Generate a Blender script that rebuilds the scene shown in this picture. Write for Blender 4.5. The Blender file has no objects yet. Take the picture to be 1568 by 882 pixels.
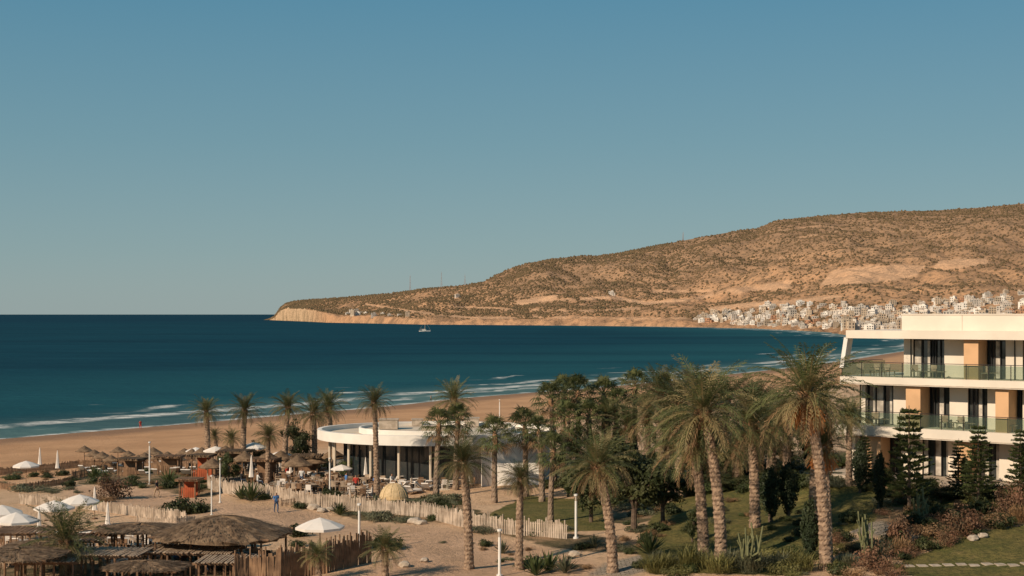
import bpy, math, random
import numpy as np
from mathutils import Vector, Matrix
random.seed(7); rng=np.random.default_rng(7)
FP=2154.0; HC=22.0
SC=bpy.context.scene
# ------------------------------------------------------------------ noise
def _h(xi,yi,s):
    n=(xi.astype(np.int64)*374761393+yi.astype(np.int64)*668265263+s*974711)&0xffffffff
    n=((n^(n>>13))*1274126177)&0xffffffff
    return ((n^(n>>16))&0xffff)/65535.0
def vn(x,y,s=0):
    x=np.asarray(x,float);y=np.asarray(y,float)
    xi=np.floor(x);yi=np.floor(y);fx=x-xi;fy=y-yi
    fx=fx*fx*(3-2*fx);fy=fy*fy*(3-2*fy)
    a=_h(xi,yi,s);b=_h(xi+1,yi,s);c=_h(xi,yi+1,s);d=_h(xi+1,yi+1,s)
    return (a*(1-fx)+b*fx)*(1-fy)+(c*(1-fx)+d*fx)*fy
def fbm(x,y,o=4,s=0):
    r=0;a=.5;t=0
    for i in range(o):
        r=r+a*vn(x*2**i,y*2**i,s+i);t+=a;a*=.5
    return r/t
def sst(a,b,x):
    t=np.clip((x-a)/(b-a),0,1);return t*t*(3-2*t)
# ------------------------------------------------------------------ materials
def newmat(name):
    m=bpy.data.materials.new(name);m.use_nodes=True
    nt=m.node_tree;b=nt.nodes['Principled BSDF'];return m,nt,b
def noise(nt,scale,detail=4,vec=None,rough=.55):
    n=nt.nodes.new('ShaderNodeTexNoise');n.inputs['Scale'].default_value=scale
    n.inputs['Detail'].default_value=detail;n.inputs['Roughness'].default_value=rough
    if vec is not None: nt.links.new(vec,n.inputs['Vector'])
    return n.outputs['Fac']
def mixc(nt,fac,a,b,mode='MIX'):
    n=nt.nodes.new('ShaderNodeMixRGB');n.blend_type=mode
    for i,v in ((0,fac),(1,a),(2,b)):
        if hasattr(v,'node'): nt.links.new(v,n.inputs[i])
        elif i==0: n.inputs[0].default_value=v
        else: n.inputs[i].default_value=(v[0],v[1],v[2],1)
    return n.outputs[0]
def mr(nt,v,a,b,c=0,d=1,smooth=True):
    n=nt.nodes.new('ShaderNodeMapRange')
    if smooth:n.interpolation_type='SMOOTHSTEP'
    nt.links.new(v,n.inputs[0])
    for i,x in enumerate((a,b,c,d)): n.inputs[i+1].default_value=x
    return n.outputs[0]
def mth(nt,op,a,b=None):
    n=nt.nodes.new('ShaderNodeMath');n.operation=op
    for i,v in enumerate((a,b)):
        if v is None: continue
        if hasattr(v,'node'): nt.links.new(v,n.inputs[i])
        else: n.inputs[i].default_value=v
    return n.outputs[0]
def attr(nt,name):
    n=nt.nodes.new('ShaderNodeAttribute');n.attribute_name=name;return n
def bump(nt,b,h,strength,dist=.1):
    n=nt.nodes.new('ShaderNodeBump');n.inputs['Strength'].default_value=strength;n.inputs['Distance'].default_value=dist
    nt.links.new(h,n.inputs['Height']);nt.links.new(n.outputs[0],b.inputs['Normal'])
def objc(nt):
    return nt.nodes.new('ShaderNodeTexCoord').outputs['Object']
def mr_col(nt,v,a,b):
    o=mr(nt,v,0,1,a,b,False)
    n=nt.nodes.new('ShaderNodeCombineColor')
    for i in range(3): nt.links.new(o,n.inputs[i])
    return n.outputs[0]
def M(name,c1,c2=None,scale=2,rough=.8,bmp=0,bs=None,spec=.3,rnd=0.0):
    m,nt,b=newmat(name);c2=c2 or tuple(x*.75 for x in c1)
    v=objc(nt)
    col=mixc(nt,mr(nt,noise(nt,scale,5,v),.35,.65),c1,c2)
    if rnd:
        oi=nt.nodes.new('ShaderNodeObjectInfo')
        col=mixc(nt,1.0,col,mr_col(nt,oi.outputs['Random'],1-rnd,1+rnd*.3),'MULTIPLY')
    nt.links.new(col,b.inputs['Base Color']);b.inputs['Roughness'].default_value=rough
    b.inputs['Specular IOR Level'].default_value=spec
    if bmp: bump(nt,b,noise(nt,bs or scale*4,4,v),bmp,.05)
    return m
def LEAF(name,c1,c2,scale=.8,tr=.25):
    m,nt,b=newmat(name);v=objc(nt)
    oi=nt.nodes.new('ShaderNodeObjectInfo')
    col=mixc(nt,mr(nt,noise(nt,scale,4,v),.35,.65),c1,c2)
    col=mixc(nt,1.0,col,mr_col(nt,oi.outputs['Random'],.72,1.22),'MULTIPLY')
    nt.links.new(col,b.inputs['Base Color']);b.inputs['Roughness'].default_value=.55
    b.inputs['Specular IOR Level'].default_value=.25
    t=nt.nodes.new('ShaderNodeBsdfTranslucent');nt.links.new(col,t.inputs[0])
    mx=nt.nodes.new('ShaderNodeMixShader');mx.inputs[0].default_value=tr
    nt.links.new(b.outputs[0],mx.inputs[1]);nt.links.new(t.outputs[0],mx.inputs[2])
    nt.links.new(mx.outputs[0],nt.nodes['Material Output'].inputs[0]);return m
m_white=M('white_render',(.76,.72,.66),(.68,.64,.58),.6,.7,.1,8)
m_hotel=M('hotel_render',(.72,.64,.54),(.63,.56,.47),.35,.75,.1,8)
m_town=M('village_render',(.64,.58,.51),(.52,.46,.40),.3,.85,0,None,.2,.35)
m_town2=M('village_cream',(.55,.44,.33),(.45,.36,.27),.3,.85,0,None,.2,.3)
m_white2=M('white_paint',(.74,.72,.68),(.68,.65,.6),1.5,.6)
m_cream=M('cream_render',(.64,.54,.42),(.54,.45,.35),.4,.85)
m_ochre=M('ochre_render',(.62,.38,.21),(.54,.33,.18),.7,.85,.1,8)
m_dark=M('dark_metal',(.02,.02,.022),None,2,.45)
m_glass=M('window_glass',(.018,.026,.028),(.05,.052,.05),.5,.08,0,None,.8)
m_curt=M('curtain',(.62,.56,.48),(.30,.27,.23),1.4,.6)
m_wood=M('weathered_wood',(.24,.14,.08),(.12,.07,.042),3,.85,.3,12)
m_wood2=M('pale_wood',(.46,.35,.25),(.28,.2,.14),3,.9,.3,12)
m_reed=M('reed_slats',(.52,.42,.33),(.32,.25,.19),1.3,.95,.4,20)
m_reedd=M('brown_reed',(.28,.17,.10),(.15,.09,.055),1.3,.95,.4,20)
m_thatch=M('thatch',(.23,.155,.095),(.10,.064,.04),2.2,1,.9,14)
m_orange=M('orange_panel',(.42,.10,.04),(.30,.075,.03),1,.8)
m_canvas=M('canvas',(.74,.68,.62),(.66,.6,.54),1.2,.9)
m_trunk=M('palm_bark',(.36,.25,.17),(.17,.115,.08),5,.95,1,10)
m_trunkg=M('fan_palm_bark',(.30,.22,.155),(.18,.125,.09),3,.95,.8,10)
m_bark=M('bark',(.14,.1,.07),(.08,.055,.04),4,.95,.8,10)
m_base=M('old_leaf_bases',(.32,.18,.095),(.16,.095,.055),4,.95,.8,10)
m_date=LEAF('date_palm_leaf',(.125,.135,.05),(.068,.085,.033))
m_date2=LEAF('date_palm_old_leaf',(.25,.195,.09),(.155,.13,.06))
m_fan=LEAF('fan_palm_leaf',(.075,.095,.033),(.14,.14,.055))
m_dry=LEAF('dry_leaf',(.33,.20,.10),(.19,.12,.065))
m_green=LEAF('green_leaf',(.038,.05,.018),(.085,.088,.034))
m_green2=LEAF('bright_leaf',(.085,.105,.036),(.052,.068,.026))
m_grey=LEAF('grey_green_leaf',(.16,.16,.095),(.10,.105,.06))
m_red=LEAF('russet_leaf',(.24,.125,.075),(.14,.09,.05))
m_cyp=LEAF('cypress_leaf',(.022,.034,.015),(.042,.054,.024),tr=.1)
m_yel=LEAF('yellow_green_leaf',(.23,.21,.07),(.145,.135,.048))
m_fruit=LEAF('date_stalks',(.60,.25,.08),(.42,.17,.055))
m_stone=M('stone',(.48,.40,.32),(.33,.27,.21),2,.9,.6,6)
m_skin=M('skin',(.36,.2,.13));m_hair=M('hair',(.02,.013,.01))
m_terr=M('terracotta',(.46,.25,.15),None,.5,.9)
# ------------------------------------------------------------------ mesh builder
class MB:
    def __init__(s): s.v=[];s.f=[];s.m=[];s.n=0
    def add(s,vs,fs,mi=0):
        s.v.extend([tuple(map(float,p)) for p in vs]);s.f.extend([tuple(i+s.n for i in f) for f in fs]);s.m.extend([mi]*len(fs));s.n+=len(vs)
    def polys(s,arr,mi=0):
        k=arr.shape[1];N=arr.shape[0]
        s.v.extend(map(tuple,arr.reshape(-1,3).tolist()))
        idx=(np.arange(N*k).reshape(N,k)+s.n).tolist();s.f.extend(map(tuple,idx));s.m.extend([mi]*N);s.n+=N*k
    def box(s,c,d,mi=0,rz=0,M3=None):
        vs=[]
        for x in(-.5,.5):
            for y in(-.5,.5):
                for z in(-.5,.5): vs.append(Vector((x*d[0],y*d[1],z*d[2])))
        if rz: R=Matrix.Rotation(rz,3,'Z');vs=[R@v for v in vs]
        if M3: vs=[M3@v for v in vs]
        vs=[v+Vector(c) for v in vs]
        s.add(vs,[(0,1,3,2),(4,6,7,5),(0,4,5,1),(2,3,7,6),(0,2,6,4),(1,5,7,3)],mi)
    def cyl(s,p0,p1,r0,r1=None,n=8,mi=0,cap=True):
        r1=r0 if r1 is None else r1
        p0=Vector(p0);p1=Vector(p1);d=(p1-p0).normalized()
        a=d.orthogonal().normalized();b=d.cross(a);vs=[]
        for p,r in((p0,r0),(p1,r1)):
            for i in range(n):
                t=2*math.pi*i/n;vs.append(p+(a*math.cos(t)+b*math.sin(t))*r)
        fs=[(i,(i+1)%n,n+(i+1)%n,n+i) for i in range(n)]
        if cap: fs+=[tuple(range(n-1,-1,-1)),tuple(range(n,2*n))]
        s.add(vs,fs,mi)
    def lathe(s,prof,c=(0,0,0),n=12,mi=0,jit=0):
        vs=[];fs=[]
        for (r,z) in prof:
            for i in range(n):
                t=2*math.pi*i/n;rr=r*(1+random.uniform(-jit,jit));vs.append((c[0]+rr*math.cos(t),c[1]+rr*math.sin(t),c[2]+z))
        for k in range(len(prof)-1):
            for i in range(n):
                j=(i+1)%n;fs.append((k*n+i,k*n+j,(k+1)*n+j,(k+1)*n+i))
        s.add(vs,fs,mi)
    def mesh(s,name,mats,smooth=False):
        me=bpy.data.meshes.new(name);me.from_pydata(s.v,[],s.f)
        for m in mats: me.materials.append(m)
        me.polygons.foreach_set('material_index',s.m)
        if smooth: me.polygons.foreach_set('use_smooth',[True]*len(s.f))
        me.update();return me
    def obj(s,name,mats,parent=None,loc=(0,0,0),smooth=False):
        return put(name,s.mesh(name,mats,smooth),loc,parent=parent)
def put(name,me,loc=(0,0,0),rz=0,sc=1,parent=None,rot=None):
    o=bpy.data.objects.new(name,me);SC.collection.objects.link(o)
    o.location=loc;o.rotation_euler=rot or (0,0,rz)
    o.scale=(sc,sc,sc) if not hasattr(sc,'__len__') else sc
    if parent: o.parent=parent
    return o
def empty(name,loc=(0,0,0),rz=0):
    o=bpy.data.objects.new(name,None);SC.collection.objects.link(o);o.location=loc;o.rotation_euler=(0,0,rz);o.empty_display_size=.3;return o
def gridmesh(name,X,Y,Z,mats,attrs={}):
    R,C=X.shape;me=bpy.data.meshes.new(name)
    co=np.stack([X,Y,Z],-1).reshape(-1,3).astype(np.float32)
    i=np.arange(R*C).reshape(R,C)
    q=np.stack([i[:-1,:-1],i[:-1,1:],i[1:,1:],i[1:,:-1]],-1).reshape(-1,4).astype(np.int32)
    me.vertices.add(len(co));me.vertices.foreach_set('co',co.ravel())
    me.loops.add(q.size);me.loops.foreach_set('vertex_index',q.ravel())
    me.polygons.add(len(q));me.polygons.foreach_set('loop_start',np.arange(0,q.size,4,dtype=np.int32));me.polygons.foreach_set('loop_total',np.full(len(q),4,dtype=np.int32))
    me.update(calc_edges=True)
    me.polygons.foreach_set('use_smooth',np.ones(len(q),bool))
    for m in mats: me.materials.append(m)
    for k,a in attrs.items():
        at=me.attributes.new(k,'FLOAT','POINT');at.data.foreach_set('value',np.asarray(a,np.float32).ravel())
    me.validate();return put(name,me)
# ------------------------------------------------------------------ shoreline + terrain
SH=np.array([(-420,-300),(-300,-60),(-180,120),(-130,192),(-90,248),(-63.7,283.7),(-44.3,313.8),(-28.7,336),(-14.5,366),(4,392),(31,427),(74,504),(109,566),(155,658),(218,803),(294,967),(350,1130),(368,1215),(350,1394),(390,1755),(366,2154),(250,2494)],float)
for _ in range(2):
    a=SH[:-1];b=SH[1:];q=np.empty((2*len(a),2));q[0::2]=a*.75+b*.25;q[1::2]=a*.25+b*.75;SH=np.vstack([SH[:1],q,SH[-1:]])
LAND=np.vstack([SH,[(21,2788),(-184,2962),(-480,3645),(-843,4988),(-700,5600),(2000,9000),(9000,9000),(9000,-400)]])
def inside(poly,x,y):
    x=np.asarray(x,float);y=np.asarray(y,float);r=np.zeros(x.shape,bool);n=len(poly)
    for i in range(n):
        x0,y0=poly[i];x1,y1=poly[(i+1)%n]
        if y0==y1: continue
        c=((y0>y)!=(y1>y))&(x<(x1-x0)*(y-y0)/(y1-y0)+x0);r^=c
    return r
def dseg(x,y,pts,closed=False):
    d=np.full(np.shape(x),1e9);n=len(pts)
    for i in range(n if closed else n-1):
        ax,ay=pts[i];bx,by=pts[(i+1)%n];dx,dy=bx-ax,by-ay;L=dx*dx+dy*dy+1e-9
        t=np.clip(((x-ax)*dx+(y-ay)*dy)/L,0,1);d=np.minimum(d,np.hypot(x-ax-t*dx,y-ay-t*dy))
    return d
def sdist(x,y):
    d=dseg(x,y,SH);return np.where(inside(LAND,x,y),d,-d)
CP=[(0,882,86),(340,870,90),(700,882,80),(240,758,135),(100,800,115),(500,800,112),(600,760,124),(570,742,131),(720,742,131),(850,742,130),(800,760,122),(760,860,86),(900,800,100),(900,882,78),
    (1050,860,80),(1180,790,95),(1262,870,78),(1350,780,90),(1300,722,100),(1440,733,96),(1568,743,92),(1500,800,84),(1568,830,80),(1450,870,76),(1000,760,120),(436,700,156),(100,705,172),(0,725,168),(1150,730,122)]
cp=np.array([((u-784)/FP*D,D,HC-(v-481)*D/FP) for u,v,D in CP]+[(60,60,9.5),(70,110,11),(0,0,9),(-50,30,6.5),(60,180,7),(0,200,5),(-90,120,4.2)])
def H(x,y):
    x=np.asarray(x,float);y=np.asarray(y,float)
    num=0;den=0
    for px,py,pz in cp:
        w=1/(((x-px)**2+((y-py))**2)+12.)**1.6;num=num+w*pz;den=den+w
    g=num/den+(fbm(x*.15,y*.15,3)-.5)*.35
    d=sdist(x,y);b=np.where(d>0,.036*np.minimum(d,110),.04*d)
    b=np.maximum(b,-4)+(fbm(x*.05,y*.05,3,5)-.5)*.25*sst(5,30,d)
    w=sst(75,120,d)*(1-sst(230,420,y))
    return b*(1-w)+g*w
DD=np.concatenate([np.arange(58,260,.4),np.arange(260,900,1.5)])
def P(u,v):
    x=(u-784)/FP*DD;z=HC-(v-481)*DD/FP;h=H(x,DD);k=np.nonzero(h>=z)[0]
    i=int(k[0]) if len(k) else len(DD)-1
    return Vector((float(x[i]),float(DD[i]),float(h[i])))
def GD(u,D):
    x=(u-784)/FP*D;return Vector((x,D,float(H(x,D))))
def pxm(p): return p[1]/FP
def poly(uv): return np.array([P(u,v)[:2] for u,v in uv])
def axis(segs):
    out=[segs[0][0]]
    for a,b,st in segs:
        n=max(1,int(round((b-a)/st)));out+=list(np.linspace(a,b,n+1)[1:])
    return np.array(out)
gx=axis([(-460,-120,12),(-120,-50,1.5),(-50,50,.5),(50,120,1.5),(120,420,6),(420,2200,60)])
gy=axis([(-80,50,6),(50,150,.5),(150,420,1.6),(420,900,6),(900,2000,20)])
X,Y=np.meshgrid(gx,gy);Z=H(X,Y)
lawnP=[[(760,806),(745,790),(800,757),(920,768),(935,812),(860,815)],
       [(1000,790),(1060,752),(1150,738),(1290,738),(1345,765),(1340,800),(1260,840),(1200,882),(1000,882),(970,840)],
       [(1370,882),(1385,858),(1440,838),(1568,806),(1700,800),(1700,900)],
       [(1300,742),(1568,765),(1568,790),(1330,775)]]
pathP=[[(360,772),(480,786),(640,806),(740,826),(830,838),(930,868),(960,900),(520,900),(610,850),(560,822),(420,800),(250,790),(100,765),(100,745),(240,748)]]
paveP=[[(930,862),(1010,846),(1080,815),(1130,795),(1145,800),(1100,830),(1030,866),(960,882),(900,882)],
       [(1230,800),(1330,795),(1420,815),(1400,830),(1240,812)],
       [(300,705),(640,705),(645,752),(500,760),(330,735)]]
soilP=[[(800,690),(1300,690),(1330,740),(1150,740),(1050,760),(990,800),(930,800),(920,768),(850,742)],
       [(1340,765),(1568,785),(1568,812),(1440,838),(1370,860),(1330,800)],
       [(700,760),(760,800),(900,820),(990,830),(990,850),(830,835),(640,800),(500,780),(480,762)],
       [(120,715),(330,712),(330,760),(120,742)],
       [(0,845),(120,840),(440,842),(450,900),(0,900)]]
def mask(ps,w=.6):
    m=np.zeros(X.shape)
    for p in ps:
        pw=poly(p);ins=inside(pw,X,Y);d=dseg(X,Y,pw,True);sd=np.where(ins,d,-d);m=np.maximum(m,sst(-w,w,sd))
    return m
a_l=mask(lawnP);a_p=mask(pathP);a_v=mask(paveP,.25);a_s=mask(soilP,1.2);a_d=sdist(X,Y)
m,nt,b=newmat('ground');v=objc(nt)
n1=noise(nt,.12,6,v);n2=noise(nt,1.6,6,v);n3=noise(nt,.35,6,v,.65)
c=mixc(nt,mr(nt,n1,.3,.7),(.66,.45,.29),(.53,.345,.21))
c=mixc(nt,mr(nt,n2,.48,.75,0,.6),c,(.36,.24,.145))
c=mixc(nt,mr(nt,noise(nt,5,5,v,.7),.55,.8,0,.5),c,(.28,.19,.12))
beach=mixc(nt,mr(nt,noise(nt,.08,5,v),.35,.65),(.58,.335,.185),(.48,.27,.145))
beach=mixc(nt,mr(nt,noise(nt,.6,6,v,.7),.48,.72,0,.45),beach,(.33,.185,.10))
sd=attr(nt,'shore').outputs['Fac']
c=mixc(nt,mr(nt,sd,90,70),c,beach)
c=mixc(nt,mr(nt,mth(nt,'ADD',sd,mth(nt,'MULTIPLY',n1,10.)),26,12,0,.8),c,(.23,.14,.09))
soil=mixc(nt,mr(nt,n3,.4,.6),(.32,.21,.125),(.11,.09,.048))
c=mixc(nt,mr(nt,mth(nt,'ADD',attr(nt,'soil').outputs['Fac'],mth(nt,'MULTIPLY',mth(nt,'SUBTRACT',n3,.5),1.2)),.35,.6),c,soil)
pc_=mixc(nt,mr(nt,n3,.35,.65),(.60,.39,.255),(.47,.305,.195));pc_=mixc(nt,mr(nt,noise(nt,2.2,6,v,.75),.5,.75,0,.5),pc_,(.34,.225,.15))
c=mixc(nt,attr(nt,'path').outputs['Fac'],c,pc_)
pv=nt.nodes.new('ShaderNodeTexBrick');nt.links.new(v,pv.inputs[0]);pv.inputs['Scale'].default_value=1.;pv.inputs['Color1'].default_value=(.42,.35,.28,1);pv.inputs['Color2'].default_value=(.32,.27,.22,1);pv.inputs['Mortar'].default_value=(.14,.12,.08,1);pv.inputs['Mortar Size'].default_value=.03
c=mixc(nt,attr(nt,'paving').outputs['Fac'],c,pv.outputs[0])
lawn=mixc(nt,mr(nt,n3,.35,.65),(.115,.115,.036),(.215,.17,.06))
lawn=mixc(nt,mr(nt,noise(nt,3,6,v,.75),.4,.62,0,.7),lawn,(.065,.068,.028))
lawn=mixc(nt,mr(nt,noise(nt,.9,5,v,.7),.56,.72,0,.5),lawn,(.28,.195,.10))
c=mixc(nt,mr(nt,mth(nt,'ADD',attr(nt,'lawn').outputs['Fac'],mth(nt,'MULTIPLY',mth(nt,'SUBTRACT',n2,.5),.9)),.4,.6),c,lawn)
nt.links.new(c,b.inputs['Base Color']);b.inputs['Roughness'].default_value=.95;b.inputs['Specular IOR Level'].default_value=.1
bump(nt,b,noise(nt,2.5,8,v,.7),.9,.35)
gridmesh('ground',X,Y,Z,[m],{'shore':a_d,'lawn':a_l,'path':a_p*(1-a_l),'paving':a_v,'soil':a_s})
# --- sea
th=np.radians(np.arange(-75,60.1,.3));r=105*1.0125**np.arange(0,540)
R,T=np.meshgrid(r,th,indexing='ij');X=R*np.sin(T);Y=R*np.cos(T)
sdv=-sdist(X,Y)
m,nt,b=newmat('sea');v=objc(nt);sd=attr(nt,'shore').outputs['Fac']
mp=nt.nodes.new('ShaderNodeMapping');nt.links.new(v,mp.inputs[0]);mp.inputs['Rotation'].default_value=(0,0,math.radians(-50));mp.inputs['Scale'].default_value=(.4,1,1);v2=mp.outputs[0]
mp=nt.nodes.new('ShaderNodeMapping');nt.links.new(v,mp.inputs[0]);mp.inputs['Scale'].default_value=(.3,1,1);v3=mp.outputs[0]
big=noise(nt,.006,5,v3);med=noise(nt,.035,7,v3,.75)
c=mixc(nt,mr(nt,sd,4,55),(.10,.18,.175),(.013,.078,.096))
c=mixc(nt,mr(nt,sd,50,300),c,(.0045,.041,.063))
c=mixc(nt,mr(nt,sd,600,3000),c,(.0035,.029,.052))
c=mixc(nt,mr(nt,big,.42,.68,0,.6),c,(.003,.023,.040))
c=mixc(nt,mr(nt,med,.46,.68,0,.5),c,(.010,.062,.086))
wob=noise(nt,.018,4,v);wob2=noise(nt,.12,5,v)
foam=None
for cc,w,sc_,lo,hi,amp,off in((0,4,.03,.2,.4,12.,.01),(13,2.5,.035,.47,.56,16.,.013),(24,6.,.018,.40,.50,24.,.016),(40,3.2,.016,.50,.57,44.,.021),(62,2.4,.015,.56,.62,60.,.026)):
    wb=noise(nt,off,4,v)
    dd=mth(nt,'ADD',sd,mth(nt,'ADD',mth(nt,'MULTIPLY',mth(nt,'SUBTRACT',wb,.5),amp),mth(nt,'MULTIPLY',mth(nt,'SUBTRACT',wob2,.5),10.)))
    k=mr(nt,mth(nt,'ABSOLUTE',mth(nt,'SUBTRACT',dd,float(cc))),w,w*.15)
    k=mth(nt,'MULTIPLY',k,mr(nt,noise(nt,sc_,4,v2),lo,hi))
    foam=k if foam is None else mth(nt,'MAXIMUM',foam,k)
foam=mth(nt,'MULTIPLY',foam,mr(nt,noise(nt,.35,6,v2,.7),.38,.58))
c=mixc(nt,foam,c,(.68,.67,.63))
d=nt.nodes.new('ShaderNodeBsdfDiffuse');nt.links.new(c,d.inputs[0])
g=nt.nodes.new('ShaderNodeBsdfGlossy');g.inputs['Roughness'].default_value=.35;g.inputs['Color'].default_value=(.7,.85,.9,1)
bn=nt.nodes.new('ShaderNodeBump');bn.inputs['Strength'].default_value=1;bn.inputs['Distance'].default_value=2.0
hh=mth(nt,'ADD',noise(nt,.12,8,v3,.65),mth(nt,'MULTIPLY',noise(nt,.7,4,v3),.25));nt.links.new(hh,bn.inputs['Height'])
nt.links.new(bn.outputs[0],d.inputs['Normal']);nt.links.new(bn.outputs[0],g.inputs['Normal'])
mx=nt.nodes.new('ShaderNodeMixShader');mx.inputs[0].default_value=.06
nt.links.new(d.outputs[0],mx.inputs[1]);nt.links.new(g.outputs[0],mx.inputs[2]);nt.links.new(mx.outputs[0],nt.nodes['Material Output'].inputs[0])
gridmesh('sea',X,Y,np.zeros(X.shape),[m],{'shore':sdv})
# --- hill
uc=[400,412,420,437,500,650,800,1000,1150,1250,1300,1568,2200]
Dcv=[5450,5250,5000,4700,3645,2962,2788,2494,2154,1755,1450,1350,1300]
us=[400,412,420,430,437,450,480,520,600,650,700,740,760,785,810,850,890,915,945,1000,1080,1130,1160,1190,1250,1330,1440,1500,1568,1800,2200]
vs_=[492,490,487,471,465,461,458,456,449,442,438,432,421,410,403,396,391,392,388,377,362,353,349,337,331,325,322,318,312,300,300]
ud=[400,412,420,450,600,745,850,1190,1568,2200];Drv=[5500,5330,5200,5150,4300,3950,4000,4000,3900,3800]
U=np.arange(400,2200,2.0);TT=np.concatenate([np.linspace(0,.03,8)[:-1],np.linspace(.03,1,190),np.linspace(1.02,1.5,14)])
Ug,Tg=np.meshgrid(U,TT)
Dc=np.interp(Ug,uc,Dcv);Dr=np.interp(Ug,ud,Drv);vs=np.interp(Ug,us,vs_)
vc=481+HC*FP/Dc
cl=np.interp(Ug,[400,440,480,520,650,1050,1100,2200],[14,19,18,11,8,8,3,3])
gc=np.clip(cl/np.maximum(vc-vs,1),0,.75)
g1=np.interp(Tg,[0.03,.12,.3,.42,.6,.8,1],[0,.13,.27,.40,.66,.90,1])
g=np.where(Tg<.03,gc*sst(0,.03,Tg)**.8,gc+(1-gc)*g1);g=np.minimum(g,1)
D=Dc+(Dr-Dc)*Tg
va=vc+(vs-vc)*g
Z=HC+(481-va)*D/FP
Xh=(Ug-784)/FP*D;Yh=D
env=np.sin(np.pi*np.clip(Tg,0,1))**.8*np.clip((vc-vs)/120,0.15,1)
gul=np.abs(fbm(Xh*.0045+Yh*.001,Yh*.0022,4,11)-.5)*2
gul2=np.abs(fbm(Xh*.012+Yh*.003,Yh*.004,3,21)-.5)*2
Z=Z+env*((fbm(Xh*.002,Yh*.002,4,3)-.5)*62+gul*60+gul2*24-26)
Z=Z+(fbm(Xh*.02,Yh*.02,4,9)-.5)*(7*sst(0.02,.08,Tg)*(1-.55*sst(.85,1,Tg)))*np.clip((vc-vs)/60,.3,1)
Z=Z+(fbm(Xh*.03,Yh*.03,3,19)-.5)*20*sst(0,.006,Tg)*(1-sst(.02,.06,Tg))
zr=HC+(481-vs)*Dr/FP
Z=np.where(Tg>1,zr-(Tg-1)*zr*1.6,Z)
Z[0,:]=-3
Vp=481-(Z-HC)*FP/Yh
def line_px(pts): return dseg(Ug,Vp,np.array(pts,float))
bare=np.zeros(Ug.shape)
wob=(fbm(Ug*.03,Vp*.06,3,4)-.5)*10
for pts,w,st in [([(560,466),(640,478),(720,487),(850,486),(1000,488),(1060,487)],1.0,.7),([(780,464),(860,459),(940,455),(990,465),(1060,458),(1120,446),(1210,440)],1.6,.85),
          ([(1000,446),(1100,446),(1200,432)],1.3,.65),([(700,470),(800,474),(900,476),(980,472)],1.0,.6),([(1170,356),(1260,345),(1300,352),(1400,350)],.8,.4),([(1220,365),(1290,352)],.8,.45),
          ([(1330,432),(1370,408)],1.4,1),([(900,408),(1100,402),(1300,385)],.8,.3)]:
    bare=np.maximum(bare,st*(1-sst(w,w*2.2,line_px(pts)+wob*.12))*(.35+.65*sst(.35,.6,fbm(Ug*.05,Vp*.02,3,14))))
for pg in [[(1253,438),(1275,412),(1330,405),(1422,406),(1400,426),(1325,436)],[(1425,412),(1438,397),(1510,394),(1517,404),(1450,416)],[(1130,440),(1215,428),(1210,440),(1120,452)],[(790,458),(860,450),(850,462),(790,468)],[(1070,470),(1280,452),(1300,458),(1100,478)]]:
    pg=np.array(pg,float);ins=inside(pg,Ug,Vp+wob*.6);bare=np.maximum(bare,np.where(ins,1,0)*sst(0,2,dseg(Ug,Vp+wob*.6,pg,True))*(.65+.35*fbm(Ug*.05,Vp*.1,3,44)))
bluff=sst(.0,.004,Tg)*(1-sst(.025,.06,Tg))*sst(.3,.6,fbm(Ug*.035,Tg*20,4,51)+.35*(Ug<520))
up=sst(.25,.75,Tg+(fbm(Xh*.0015,Yh*.0015,4,61)-.5)*.7)*sst(640,860,Ug)
m,nt,b=newmat('hill');v=objc(nt)
n1=noise(nt,.0025,6,v,.6);n2=noise(nt,.02,6,v,.7);n3=noise(nt,.09,5,v,.75)
c=mixc(nt,mr(nt,n1,.35,.65),(.60,.34,.18),(.47,.26,.14))
c=mixc(nt,mth(nt,'MULTIPLY',attr(nt,'upper').outputs['Fac'],.6),c,(.30,.19,.115))
c=mixc(nt,mr(nt,n2,.45,.62,0,.7),c,(.26,.16,.09))
c=mixc(nt,mr(nt,n3,.5,.62,0,.75),c,(.12,.09,.052))
c=mixc(nt,attr(nt,'bluff').outputs['Fac'],c,mixc(nt,mr(nt,n2,.4,.6),(.58,.32,.17),(.30,.17,.095)))
c=mixc(nt,mr(nt,attr(nt,'pale').outputs['Fac'],0,1,0,.9),c,mixc(nt,mr(nt,n2,.4,.6),(.64,.44,.27),(.42,.29,.17)))
c=mixc(nt,attr(nt,'bare').outputs['Fac'],c,mixc(nt,mr(nt,n3,.4,.7),(.74,.45,.265),(.55,.335,.195)))
c=mixc(nt,.07,c,(.36,.38,.38))  # aerial haze painted in: a little blue-grey mixed into the hill's base colour
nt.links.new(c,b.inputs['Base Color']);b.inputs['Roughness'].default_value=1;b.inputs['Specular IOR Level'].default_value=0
bump(nt,b,noise(nt,.03,8,v,.7),1,14)
pale=sst(.0,.004,Tg)*(1-sst(.025,.06,Tg))*(1-sst(450,520,Ug))
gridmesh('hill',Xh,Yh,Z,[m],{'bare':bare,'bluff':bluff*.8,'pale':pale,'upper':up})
def hill_at(u,v):
    j=int(np.clip(round((u-400)/2),0,len(U)-1));col=Vp[:,j];k=np.nonzero(col<=v)[0]
    i=int(k[0]) if len(k) else 30
    return Vector((float(Xh[i,j]),float(Yh[i,j]),float(Z[i,j])))
NB=60000
jj=rng.integers(2,760,NB);ii=rng.integers(12,196,NB)
fx=rng.random(NB)
j2=jj+1;i2=ii+1;fy=rng.random(NB)
def bl(A): return (A[ii,jj]*(1-fx)+A[ii,j2]*fx)*(1-fy)+(A[i2,jj]*(1-fx)+A[i2,j2]*fx)*fy
bx,by,bz=bl(Xh),bl(Yh),bl(Z);bb=bl(bare);bu=bl(up)
dens=fbm(bx*.006,by*.006,4,31)+.16*bu
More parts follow.
